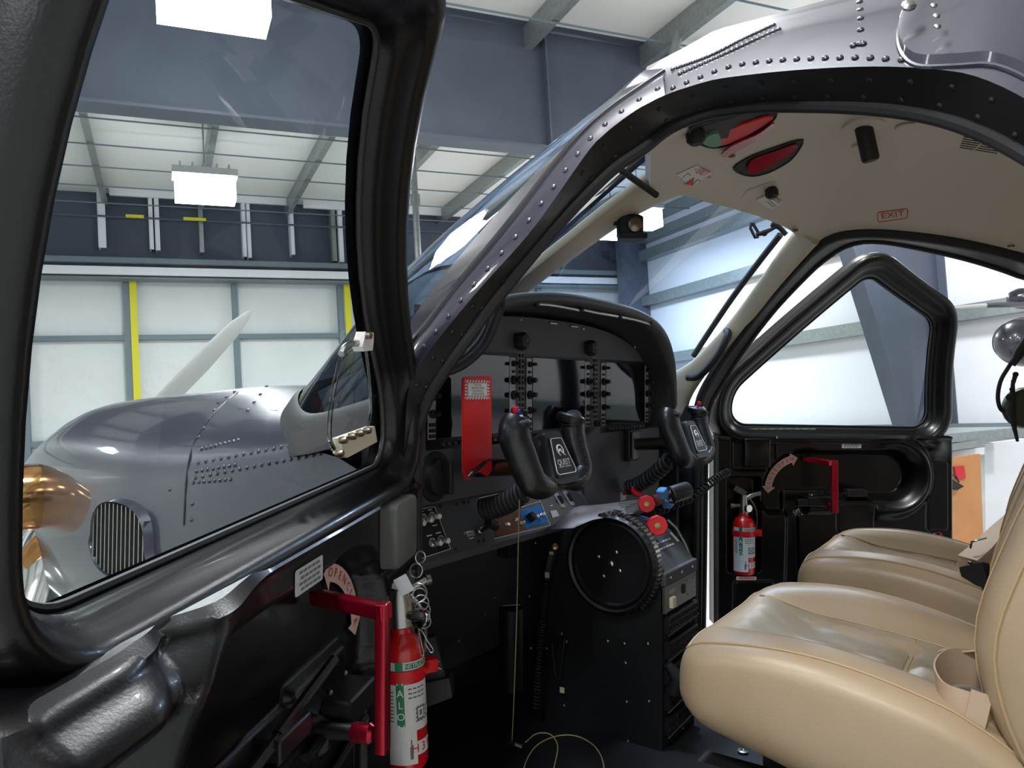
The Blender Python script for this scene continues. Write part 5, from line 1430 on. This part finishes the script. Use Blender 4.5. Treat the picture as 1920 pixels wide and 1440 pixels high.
# levers
def lever(base, tip, wd, mt, name):
    b, t = V3(base), V3(tip); u = (t-b).normalized(); s_ = X_-u*X_.dot(u); s_ = s_.normalized(); n = u.cross(s_)
    m = MB().box((b+t)/2, (.003, wd, (t-b).length), (s_, n, u)); return m.build(name, mt, ped, smooth=False, bevel=.0006)
K1 = at(1212,945,'x',.005); K2 = at(1232,985,'x',-.03); K3 = at(1245,932,'x',.028); K4 = at(1268,925,'x',.045)
lever((.006,.03,1.475), K1, .014, 'steel', 'condition_lever'); lever((-.026,-.0,1.465), K2, .014, 'steel', 'fuel_lever')
lever((.026,.035,1.47), K3, .026, 'steel', 'propeller_lever'); lever((.042,.02,1.47), K4, .016, 'steel', 'power_lever')
def scallop(c, r, th, ax, mt, name):
    x, y, z = basis(ax); m = MB(); rg = []
    for h, s in ((-th/2,.92),(-th/2+.002,1),(th/2-.002,1),(th/2,.92)):
        rg.append([c+z*h+x*(r*s*(1-.06*abs(math.sin(t*4*math.pi/24)))*math.cos(t*2*math.pi/48))+y*(r*s*(1-.06*abs(math.sin(t*4*math.pi/24)))*math.sin(t*2*math.pi/48)) for t in range(48)])
    m.loft(rg); o = m.build(name, mt, ped)
    MB().lathe([(r*.3,th/2-.001),(r*.3,th/2+.001),(r*.16,th/2+.0015)], c, z, 16).build('knob_pin', 'brass', o); return o
scallop(K1, .0195, .016, (-.85,-.5,.1), 'red_plastic', 'condition_knob'); scallop(K2, .022, .020, (-.85,-.5,.1), 'red_plastic', 'fuel_knob')
for dx, dz, nm in ((-.012,.010,'propeller_knob'),(.016,-.014,'propeller_knob')):
    c_ = K3+V3((dx,-.002,dz)); MB().box(c_, (.018,.020,.024), (V3((.8,-.2,.55)).normalized(), Y_, V3((-.55,0,.8)).normalized()), 0, .005).build(nm, 'blue_plastic', ped)
m = MB(); ax_ = (VX*.55+RX*.95+UX*.18).normalized(); m.lathe([(.017,-.028),(.0195,-.025),(.0195,.022),(.018,.026),(.014,.027)], K4+ax_*.008, ax_, 28); pk = m.build('power_knob', 'knob_black', ped) if 'knob_black' in MATS else m.build('power_knob', 'black_trim', ped)
f_ = K4+ax_*-.0205; x_,y_,z_ = basis(-ax_); y_ = (Z_-z_*Z_.dot(z_)).normalized(); x_ = y_.cross(z_)
m = MB(); m.text('GA', .012, f_+z_*.0006+y_*.009, x_, y_); m.text('GA', .012, f_+z_*.0006-y_*.010, x_, y_); m.lathe([(.005,0),(.0045,.003)], f_, z_, 12, 1); m.build('knob_mark', ['white_ink','black_matte'], pk)
# papers lying over the pedestal top
m = MB(); px_ = [(1030,992),(1072,955),(1096,948),(1120,951),(1163,956),(1200,950),(1215,944)]; lo = [(1075,990),(1098,980),(1110,975),(1125,972),(1168,966),(1203,960),(1217,950)]
Yp = [.0,.03,.06,.085,.09,.07,.06]
T_ = [at(x,y,'y',.10) for x,y in px_]; B_2 = [at(x,y,'y',.02) for x,y in lo]
tt, bb_ = resample(catmull(T_,5),24), resample(catmull(B_2,5),24)
m.grid([[tt[i].lerp(bb_[i],f)+V3((0,0,.004*math.sin(i*.8)*math.sin(f*3.1))) for i in range(24)] for f in (0,.25,.5,.75,1)])
m.tube([tt[4].lerp(bb_[4],.3)+V3((0,0,.001)), tt[10].lerp(bb_[9],.3)+V3((0,0,.002))], .0004, 4, 1)
tag(m.build('folded_paper', ['paper','grey_ink'], solid=.0008), 'crumpled white printed sheet lying across the front of the pedestal top', 'paper')
T_ = [at(x,y,'y',.13) for x,y in ((1085,952),(1130,948),(1202,938))]; B_2 = [at(x,y,'y',.09) for x,y in ((1110,966),(1150,964),(1206,952))]
tt, bb_ = resample(T_,8), resample(B_2,8); m = MB().grid([[tt[i].lerp(bb_[i],f)+V3((0,0,.003)) for i in range(8)] for f in (0,.5,1)])
for f in (.25,.45,.65): m.tube([tt[4].lerp(bb_[4],f)+V3((0,0,.0042)), tt[7].lerp(bb_[7],f)+V3((0,0,.0042))], .0004, 4, 1)
tag(m.build('printed_sheet', ['white_label','grey_ink'], solid=.0008), 'flat white printed sheet lying behind the crumpled one on the pedestal', 'paper')
# footwell: rudder pedals, tubes and hand microphone
m = MB()
m.tube([at(958,1140,'y',.34), at(958,1440,'y',.34)], .030, 20); m.build('rudder_post', 'panel_dark', ped)
m = MB().tube([at(942,1136,'y',.31), at(975,1134,'y',.31)], .0018, 6); m.build('post_edge', 'steel', ped)
m = MB(); m.box(at(955,1025,'y',.22), (.05,.03,.04)); m.build('hanger_block', 'panel_dark', ped, smooth=False)
r = root('microphone', 'black hand microphone clipped upright in the footwell beside the trim wheel', 'microphone', at(1030,1100,'x',-.13))
p0, p1 = at(1038,1028,'x',-.13), at(1026,1085,'x',-.13)
m = MB().tube([p0, p0.lerp(p1,.3), p1], [.013,.016,.012], 14, flat=.7); m.build('microphone_body', 'black_rubber', r)
m = MB().dome(at(1041,1025,'x',-.145), (-.6,-.6,.4), .008); m.build('talk_button', 'brass', r)
MB().box(at(1034,1037,'x',-.146), (.002,.010,.006)).build('microphone_label', 'grey_label', r, smooth=False); MB().box(at(1026,1078,'x',-.146), (.002,.010,.012)).build('microphone_switch', 'grey_label', r, smooth=False)
m = MB().tube(coil(at(1024,1092,'x',-.13), at(1005,1330,'x',-.15), -.02, .006, 44, .002, 10), .002, 6); m.build('mic_cord', 'black_rubber', r)
tag(MB().tube(resample(catmull([at(x,y,'x',-.11) for x,y in ((1058,1200),(1052,1250),(1045,1275),(1038,1240),(1035,1205))],6),30), .0015, 6).build('thin_cable', 'black_rubber'), 'thin black cable loop hanging on the side of the pedestal', 'cable')
tag(MB().box(at(1054,1294,'x',-.103), (.002,.011,.012)).build('inspection_tag', 'cream_plastic', smooth=False), 'tiny cream square tag on the side of the pedestal', 'tag')
# ------------------------------------------------------------------ seats
def seat(cx, lab, x_off=0):
    y0, z0 = -.285, 1.375
    r = root('pilot_seat', lab, 'seat', (cx, -.55, 1.01), 'beige leather cockpit seats')
    def top(x, v):       # v 0 front .. 1 back; returns z of the top surface, x in -1..1
        b = sstep(.34,.66,abs(x)); base = z0+.012*math.sin(v*3)-.045*v+.012
        fr = sstep(0,.30,v)
        return base-.046*(1-b)*fr*(1-.25*sstep(.85,1,v))-.0*b+.020*b*math.sin(min(1,v*1.3)*math.pi)-.045*sstep(.72,1.0,v)*b
    def hw(v): return .225+.012*math.sin(v*math.pi)
    LEN = .50; NR = 80; rows = []
    def sect(v):
        y = y0-LEN*v; k = sstep(-.001, .16, v)
        rnd = math.sqrt(max(0,1-(1-min(1,v/.13))**2.4)) if v < .13 else 1
        w_ = hw(v)*(.60+.40*rnd); zb = z0-.118-.13*v
        if v < .13: zb = z0-.05-(.068+.13*v)*rnd
        ring_ = []
        for q in range(NR):
            t = 2*math.pi*q/NR; cx_ = spow(math.cos(t), .42); s_ = math.sin(t); x = cx_*w_
            zt = top(cx_, v)
            if v < .13: zt = z0-.05+(zt-(z0-.05))*rnd
            mid = zt-.052
            z = (mid+(zt-mid)*spow(s_, .5)) if s_ >= 0 else mid+(mid-zb)*spow(s_, .6)
            ring_.append(V3((cx+x, y, z)))
        return ring_
    vs = [.0005,.006,.015,.03,.05,.075,.10,.13]+[.13+.87*k/30 for k in range(1,31)]
    rows = [sect(v) for v in vs]
    m = MB().loft(rows); cu = m.build('seat_cushion', 'leather', r, angle=80)
    # centre panels, a shade greyer, and seams
    def srf(x, v, o=.0): return V3((cx+x*hw(v), y0-LEN*v, top(x, v)+o))
    def clampx(x): return x
    def tz(x, v):        # actual surface point for across-position x (-1..1)
        t = math.acos(max(-1,min(1,spow(x, 1/.42)))); zt = top(x, v); mid = zt-.052
        rnd = math.sqrt(max(0,1-(1-min(1,v/.13))**2.4)) if v < .13 else 1
        if v < .13: zt = z0-.05+(zt-(z0-.05))*rnd; mid = zt-.052
        return V3((cx+x*hw(v)*(.60+.40*rnd if v < .13 else 1), y0-LEN*v, mid+(zt-mid)*spow(math.sin(t), .5)))
    xe = lambda v: .50-.03*math.sin(v*3)
    for va, vb, nm in ((.10,.565,'front_insert'),(.585,.96,'rear_insert')):
        g = []
        for i in range(17):
            v = va+(vb-va)*i/16; e = sstep(va,va+.03,v)*sstep(vb,vb-.03,v)
            g.append([tz(-xe(v)+2*xe(v)*k/16, v)+V3((0,0,.0015+.004*e*sstep(0,.15,k/16)*sstep(1,.85,k/16)+.0025*e*math.sin(k*1.3+i*.7)*math.sin(i*.5))) for k in range(17)])
        MB().grid(g).build(nm, 'leather_grey', cu)
    m = MB()
    for s in (-1,1):
        m.tube([tz(s*(.90-.05*math.sin(k/30*3)), .045+.91*k/30)+V3((0,0,.0006)) for k in range(31)], .0022, 6)
        m.tube([tz(s*xe(.08+.88*k/24), .08+.88*k/24)+V3((0,0,.001)) for k in range(25)], .0016, 6)
    m.tube([tz(-xe(.575)+2*xe(.575)*k/12, .575)-V3((0,0,.001)) for k in range(13)], .0022, 6)
    m.tube([tz(-.88+1.76*k/16, .045)+V3((0,0,.0)) for k in range(17)], .0018, 6)
    m.build('seam_piping', 'piping', cu)
    # rear corner wraps
    m = MB()
    for s in (-1,1):
        m.tube([V3((cx+s*(hw(.93)+.003), y0-LEN*.9, z)) for z in (z0-.03,z0-.10,z0-.19)], .004, 6)
    m.build('corner_seam', 'piping', cu)
    # backrest
    bp = [(-.770,1.22),(-.745,1.33),(-.722,1.44),(-.752,1.55),(-.798,1.66),(-.85,1.78),(-.905,1.90),(-.945,1.985)]
    BP = resample(catmull([V3((0,y,z)) for y,z in bp],5),34); rows = []
    for i, p in enumerate(BP):
        t = (BP[min(33,i+1)]-BP[max(0,i-1)]).normalized(); n = V3((0,t.z,-t.y)); f = i/33
        hw_ = (.225+.018*math.sin(f*math.pi*.9))*(1-.0*f)
        rnd = math.sqrt(max(0,1-max(0,(f-.86)/.14)**2.2)) if f > .86 else 1
        rndb = math.sqrt(max(0,1-max(0,(.06-f)/.06)**2)) if f < .06 else 1
        w_ = hw_*(.55+.45*rnd)*(.8+.2*rndb); th = .055*max(.08,rnd*rndb); ring_ = []
        for q in range(64):
            a_ = 2*math.pi*q/64; cx_ = spow(math.cos(a_),.5); sy = spow(math.sin(a_),.55)
            fw = th*sy
            if sy > 0: fw += .036*sstep(.42,.72,abs(cx_))*sstep(0,.2,f)*sstep(1,.75,f)*sy*(1 if abs(cx_) < .97 else .8)
            ring_.append(V3((cx+w_*cx_, p.y, p.z))+n*(fw-.035))
        rows.append(ring_)
    bk = MB().loft(rows).build('backrest', 'leather', r, angle=80)
    m = MB()
    for s in (-1,1):
        pts = []
        for i in range(2,32):
            q = 5 if s > 0 else 27
            p = rows[i][q]; pts.append(p+V3((0,.0015,0)))
        m.tube(pts, .002, 6)
        pts = [rows[i][11 if s > 0 else 21]+V3((0,.001,0)) for i in range(3,31)]; m.tube(pts, .0016, 6)
    m.build('backrest_piping', 'piping', bk)
    m = MB()
    for s in (-1,1):
        m = MB(); m.box((cx+s*.16,-.50,1.06), (.03,.36,.08)); m.box((cx+s*.16,-.50,1.19), (.04,.36,.02))
        m.tube([V3((cx+s*.16,-.36,1.10)), V3((cx+s*.16,-.62,1.19))], .012, 8)
        m.build('seat_frame', 'black_matte', r, smooth=False)
    return r
sl_ = seat(-.29, 'beige leather seat with a loose lap strap on it, the one beside the port doorway')
sr_ = seat(.392, 'beige leather seat in front of the open starboard door, with a buckle at its side')
# belts
def strap(pts, wv, w_, th=.0022, n=30):
    P = resample(catmull(pts,6),n); W = resample(catmull(wv,6),n) if len(wv) > 1 else [V3(wv[0])]*n; rg = []
    for i, p in enumerate(P):
        t = (P[min(n-1,i+1)]-P[max(0,i-1)]).normalized(); s = (W[i]-t*W[i].dot(t)).normalized(); u = t.cross(s)
        rg.append([p+s*w_/2-u*th/2, p+s*w_/2+u*th/2, p-s*w_/2+u*th/2, p-s*w_/2-u*th/2])
    return MB().loft(rg)
def sx_(x, y, pl_x): return at(x, y, 'x', pl_x)
r = root('lap_belt', 'tan webbing lap strap standing in a loop between cushion and backrest beside the port doorway', 'belt', V3((-.40,-.66,1.36)))
c_ = lambda x, y, t: CAM+ray(x,y)*t
strap([c_(1850,1262,1.02), c_(1815,1250,1.02), c_(1778,1252,1.01), c_(1757,1278,.985), c_(1768,1312,.955), c_(1805,1330,.935), c_(1850,1342,.925)], [(.1,.1,1)], .046).build('webbing', 'belt', r, angle=60)
strap([c_(1812,1330,.930), c_(1852,1344,.920)], [(.1,.1,1)], .050, .005, 6).build('stitched_end', 'belt', r)
strap([c_(1768,1235,1.05), c_(1800,1228,1.04), c_(1850,1222,1.02)], [(.4,-.9,.1)], .045).build('webbing', 'belt', r, angle=60)
r = root('seat_belt', 'tan padded shoulder strap with a chrome buckle against the seat by the starboard door', 'belt', V3((.25,-.62,1.42)))
bx = .24
P_ = lambda x, y, xx=bx: at(x, y, 'x', xx)
strap([P_(1905,975,.30), P_(1870,1005,.28), P_(1845,1030,.26), P_(1818,1052,.24)], [(1,.2,.3)], .060, .016).build('shoulder_pad', 'belt', r, angle=60)
strap([P_(1818,1050,.24), P_(1822,1075,.24), P_(1818,1100,.25)], [(.3,1,.1)], .045).build('webbing', 'belt', r, angle=60)
MB().tube([P_(1820,1028), P_(1822,1016), P_(1835,1012), P_(1850,1008)], .0022, 8).build('buckle', 'chrome', r)
MB().lathe([(.008,-.004),(.010,0),(.008,.006)], P_(1823,1058), -VX, 14).build('belt_clip', 'chrome', r)
strap([P_(1826,1060,.22), P_(1838,1110,.20), P_(1842,1160,.18)], [(.5,.8,0)], .05, .02).build('belt_sleeve', 'black_rubber', r)
# headset hanging at the frame edge
r = root('headset', 'green and black aviation headset hanging at the rear edge of the starboard doorway', 'headset', at(1905,740,'x',.50))
h_ = lambda x, y, xx=.45: at(x, y, 'x', xx)
MB().tube(resample(catmull([h_(1925,645),h_(1905,668),h_(1890,690),h_(1876,715),h_(1871,745),h_(1877,768),h_(1893,775)],6),40), .0045, 10).build('microphone_boom', 'black_rubber', r)
MB().tube([h_(1930,640),h_(1912,662),h_(1898,685)], [.014,.011,.006], 12).build('boom_pivot', 'black_rubber', r)
MB().lathe([(.03,-.02),(.042,-.012),(.046,.0),(.042,.014),(.03,.02)], h_(1922,765,.47), (-1,-.3,0), 24).build('ear_cup', 'headset_green', r)
m = MB(); 
for x, y, q in ((1904,702,.006),(1900,715,.005),(1893,745,.008),(1897,730,.005),(1902,800,.005)): m.dome(h_(x,y,.44), (-1,-.4,0), q, 0, 10, 1)
m.tube([h_(1905,700,.44),h_(1899,720,.44),h_(1898,745,.44),h_(1897,775,.44),h_(1901,798,.44),h_(1908,828,.44)], [.005,.004,.006,.007,.005,.003], 8); m.build('cup_bracket', 'black_rubber', r)
# ------------------------------------------------------------------ fire extinguishers
def extinguisher(c, R, vb, h, lab, tilt=0, front=None, extra=False, da=0):
    """c: axis point (x, y), vb: bottom z, h: body height; front: direction the label faces"""
    f = V3(front).normalized(); s = Z_.cross(f).normalized()      # s points to the label's right
    if s.dot(RX) < 0: s = -s
    f, s = f*math.cos(da)+s*math.sin(da), s*math.cos(da)-f*math.sin(da)
    up = (Z_+s*tilt).normalized(); o = V3((c[0], c[1], vb))
    r = root('fire_extinguisher', lab, 'fire extinguisher', o, 'fire extinguishers in the door recesses')
    MB().lathe([(R*.90,0),(R,.006),(R,h*.80),(R*.97,h*.86),(R*.80,h*.93),(R*.52,h*.965),(R*.46,h*.98),(R*.46,h*1.03)], o, up, 36).build('cylinder', 'red_paint', r)
    def W(a, z, k=1.012): return o+up*z+(f*math.cos(a)+s*math.sin(a))*(R*k)
    def wrap(m, a0, a1, z0, z1, mi=0, k=1.012, n=14): m.grid([[W(a0+(a1-a0)*i/n, z, k) for i in range(n+1)] for z in (z0,z1)], mi)
    m = MB(); H_ = h
    wrap(m, -1.35, 1.35, H_*.30, H_*.64, 0); wrap(m, -1.35, .12, H_*.06, H_*.30, 0)
    wrap(m, -1.35, 1.35, H_*.74, H_*.80, 0); wrap(m, -.72,-.38, H_*.34,H_*.80, 1, 1.02, 5); wrap(m, -.30,1.3,H_*.75,H_*.79,1,1.02)
    wrap(m, .12, 1.35, H_*.12,H_*.22, 0, 1.014)
    def txt(t, a, z, size, mi, vert=False, sx=1):
        for i, ch in enumerate(t):
            if vert: aa, zz = a, z-i*size*1.12
            else: aa, zz = a+(i-(len(t)-1)/2)*size*.78/R*sx, z
            nrm = f*math.cos(aa)+s*math.sin(aa); m.text(ch, size, W(aa,zz,1.03), s*math.cos(aa)-f*math.sin(aa), up, mi)
    txt('HALON', -.55, H_*.66, .0155, 2, True); txt('INSTRUCTIONS', .45, H_*.77, .0085, 2, False, .75)
    txt('H3R', .45, H_*.17, .018, 3, False, 1.05)
    m.grid([[W(a_, z, 1.02) for a_ in (.95,1.1,1.3)] for z in (H_*.13,H_*.20)], 4)
    for k in range(7):
        z = H_*(.60-.032*k) if k < 3 else H_*(.45-.03*(k-3)); a0 = -.2 if k < 3 else .1
        for q in range(4): aa = a0+q*.22; wrap(m, aa, aa+.17, z, z+.0022, 5, 1.022, 2)
    wrap(m, .15,.62,H_*.37,H_*.47, 5, 1.021, 4); wrap(m, .22,.55,H_*.385,H_*.455, 0, 1.024, 4); wrap(m,.30,.46,H_*.40,H_*.44,5,1.027,3)
    wrap(m, .75,1.1,H_*.37,H_*.46, 5, 1.021, 3); wrap(m,.80,1.05,H_*.38,H_*.45,0,1.024,3)
    wrap(m, -.22,-.08,H_*.10,H_*.19,5,1.02,2); wrap(m, -.18,-.12,H_*.19,H_*.24,5,1.02,2)
    for k in range(9): wrap(m, -1.2,-.85, H_*(.58-.026*k), H_*(.58-.026*k)+.002, 5, 1.02, 3)
    m.build('label', ['white_label','green_label','white_ink','red_ink','cyan_label','grey_ink'], r, smooth=False)
    # strap
    m = MB(); m.loft([[W(2*math.pi*i/40, z, k) for i in range(40)] for z, k in ((H_*.655,1.01),(H_*.655,1.06),(H_*.735,1.06),(H_*.735,1.01))], True, False)
    m.box(W(1.45,H_*.695,1.25), (.026,.02,.020), (s,f,up), 0, .003); m.tube([W(.75,H_*.70,1.1),W(1.1,H_*.72,1.16),W(1.45,H_*.70,1.2)], .004, 8)
    m.build('clamp_strap', 'red_plastic', r)
    # valve
    t = o+up*(h*1.03)
    q = 1.45 if extra else 1
    m = MB().lathe([(R*.46,-.004),(R*.46*q,0),(R*.44*q,.012),(R*.40*q,.035),(R*.30*q,.055)], t, up, 24); m.tube([t+up*.022-s*.0, t+up*.022-s*(R*1.05)], .0065, 14); m.lathe([(.008,0),(.009,.004),(.009,.012)], t+up*.022-s*(R*.9), -s, 14)
    v = m.build('valve_body', 'steel', r)
    m = MB().lathe([(.010,0),(.0125,.003),(.0125,.010),(.011,.012)] if not extra else [(.006,0),(.0075,.003),(.0075,.012),(.004,.014)], t+up*.016+s*.006+f*(R*.36*q), f*.9+s*.4, 22); g = m.build('pressure_gauge' if not extra else 'valve_bolt', 'chrome' if not extra else 'steel', v)
    m = MB(); m.tube([t+up*.038+s*.0, t+up*.052+s*(R*.6), t+up*.060+s*(R*1.35)], [.007,.008,.008], 12); m.tube([t+up*.060+s*(R*1.35), t+up*.0605+s*(R*1.55)], .0095, 12); m.build('nozzle', 'steel', v)
    m = MB(); m.box(t+up*.068-s*.012, (.040,.016,.018), ((s*.85-up*.5).normalized(), f, (up*.85+s*.5).normalized()), 0, .003); m.build('lever', 'pad_grey' if not extra else 'grey_label', v)
    m = MB(); m.tube(resample(catmull([t+up*.055+s*.01, t+up*.02+s*(R*.95)+f*.01, t-up*.02+s*(R*1.25), t-up*.05+s*(R*1.15)],5),20), .0028, 8); m.build('hanging_pin', 'steel', v)
    m = MB(); c_ = t+up*.03+f*(R*.5)+s*.012
    return r, t, s, f, up
pr_ = PR(.080,1.2,.035)
eR = extinguisher((pr_.x,pr_.y), .0335, 1.180, .182, 'small red extinguisher with a white and green label in the recess of the starboard door', 0, -VX)
pl_ = PL(.028,1.2,.036)
eL = extinguisher((pl_.x,pl_.y), .0345, 1.178, .208, 'red extinguisher with a white and green label behind the red handle of the port door', -.05, (-.72,-.69,0), True, .42)
# key ring and safety rings hanging above the port extinguisher
D0 = 1.03
def kp(px, py, dz=0): return CAM+ray(px,py)*(D0+dz)
r = root('key_ring', 'bunch of steel split rings and keys hanging from the panel edge above the port extinguisher', 'key ring', kp(785,1090))
def ringt(px, py, rp, nrm, wr=.0011, dz=0, el=1):
    c = kp(px,py,dz); x,y,z = basis(nrm); R = rp/FPX*(D0+dz)
    return MB().tube([c+x*(R*math.cos(t*math.pi/16))+y*(R*el*math.sin(t*math.pi/16)) for t in range(32)], wr, 7, closed=True)
for a in ((783,1112,17,(-.8,-.5,.3),.0014,0),(786,1116,13,(-.6,-.8,.1),.0010,.005),(780,1070,13,(-.9,-.2,.2),.0012,.01),(790,1130,14,(-.5,-.8,.4),.0009,.02),(792,1143,15,(-.4,-.8,.5),.0009,.025),(790,1155,16,(-.4,-.7,.6),.0009,.03),(795,1165,13,(-.4,-.8,.5),.0009,.03),(788,1045,11,(-.2,-.9,.1),.0012,.04)):
    ringt(*a).build('split_ring', 'steel', r)
m = MB().lathe([(.010,-.003),(.012,-.002),(.012,.003),(.009,.004)], kp(787,1160,-.01), (-.95,-.25,.1), 20); m.build('lock_fob', 'chrome', r)
m = MB(); c=kp(757,1097,-.02); m.box(c, (.019,.003,.024), ((RX*.85+UX*.45).normalized(), VX, (UX*.85-RX*.45).normalized()), 0, .001); m.build('key_head', 'grey_label', r)
m = MB(); m.tube(resample(catmull([kp(x,y,.02) for x,y in ((785,1178),(790,1205),(795,1226),(789,1228),(784,1205),(788,1180),(800,1200),(812,1218),(808,1224),(798,1208))],5),40), .0009, 6); m.build('wire_loop', 'steel', r)
# dark case marked at the edge
D1 = 1.30
def dk(px, py, dz=0): return CAM+ray(px,py)*(D1+dz)
r = root('rudder_pedal', 'dark rudder pedal with white letters, half hidden behind the port extinguisher', 'pedal', dk(815,1280))
q = [dk(x,y) for x,y in ((770,1200),(815,1195),(835,1270),(775,1290))]; MB().loft([q,[p+VX*.02 for p in q]]).build('pedal_face', 'panel_dark', r, smooth=False)
q = [dk(x,y,-.01) for x,y in ((780,1285),(842,1272),(848,1308),(790,1330))]; MB().loft([q,[p+VX*.05 for p in q]]).build('pedal_step', 'panel_dark', r, smooth=False)
MB().text('AK', .021, dk(812,1251,-.002), (RX*.98+UX*.2).normalized(), (UX*.98-RX*.2).normalized()).build('pedal_lettering', 'white_ink', r, smooth=False)
# floor debris of the aft cabin threshold: small clip on the carpet
tag(MB().tube([at(1268,1372,'z',1.016), at(1272,1365,'z',1.016), at(1282,1366,'z',1.016)], .002, 6).build('floor_clip', 'steel'), 'tiny steel clip on the dark floor below the nearer seat front', 'clip')
tag(MB().lathe([(.010,0),(.011,.002),(.006,.003),(.005,.001)], at(1393,1409,'z',1.0125), Z_, 16).build('tie_down_ring', 'steel'), 'small round steel fitting in the dark floor under the seat by the port doorway', 'fitting')
# coiled microphone lead across the starboard door gap
def cz(px, py, t): return CAM+ray(px,py)*t
P = coil(cz(1195,975,1.95), cz(1300,935,2.15), .0, .009, 12, .002, 10); P2 = coil(cz(1300,935,2.15), cz(1368,885,2.36), -.01, .011, 13, .002, 10)
tag(MB().tube(P+P2, .0026, 6).build('coiled_cable', 'black_rubber'), 'black coiled cable stretched from the levers to the starboard door', 'cable')
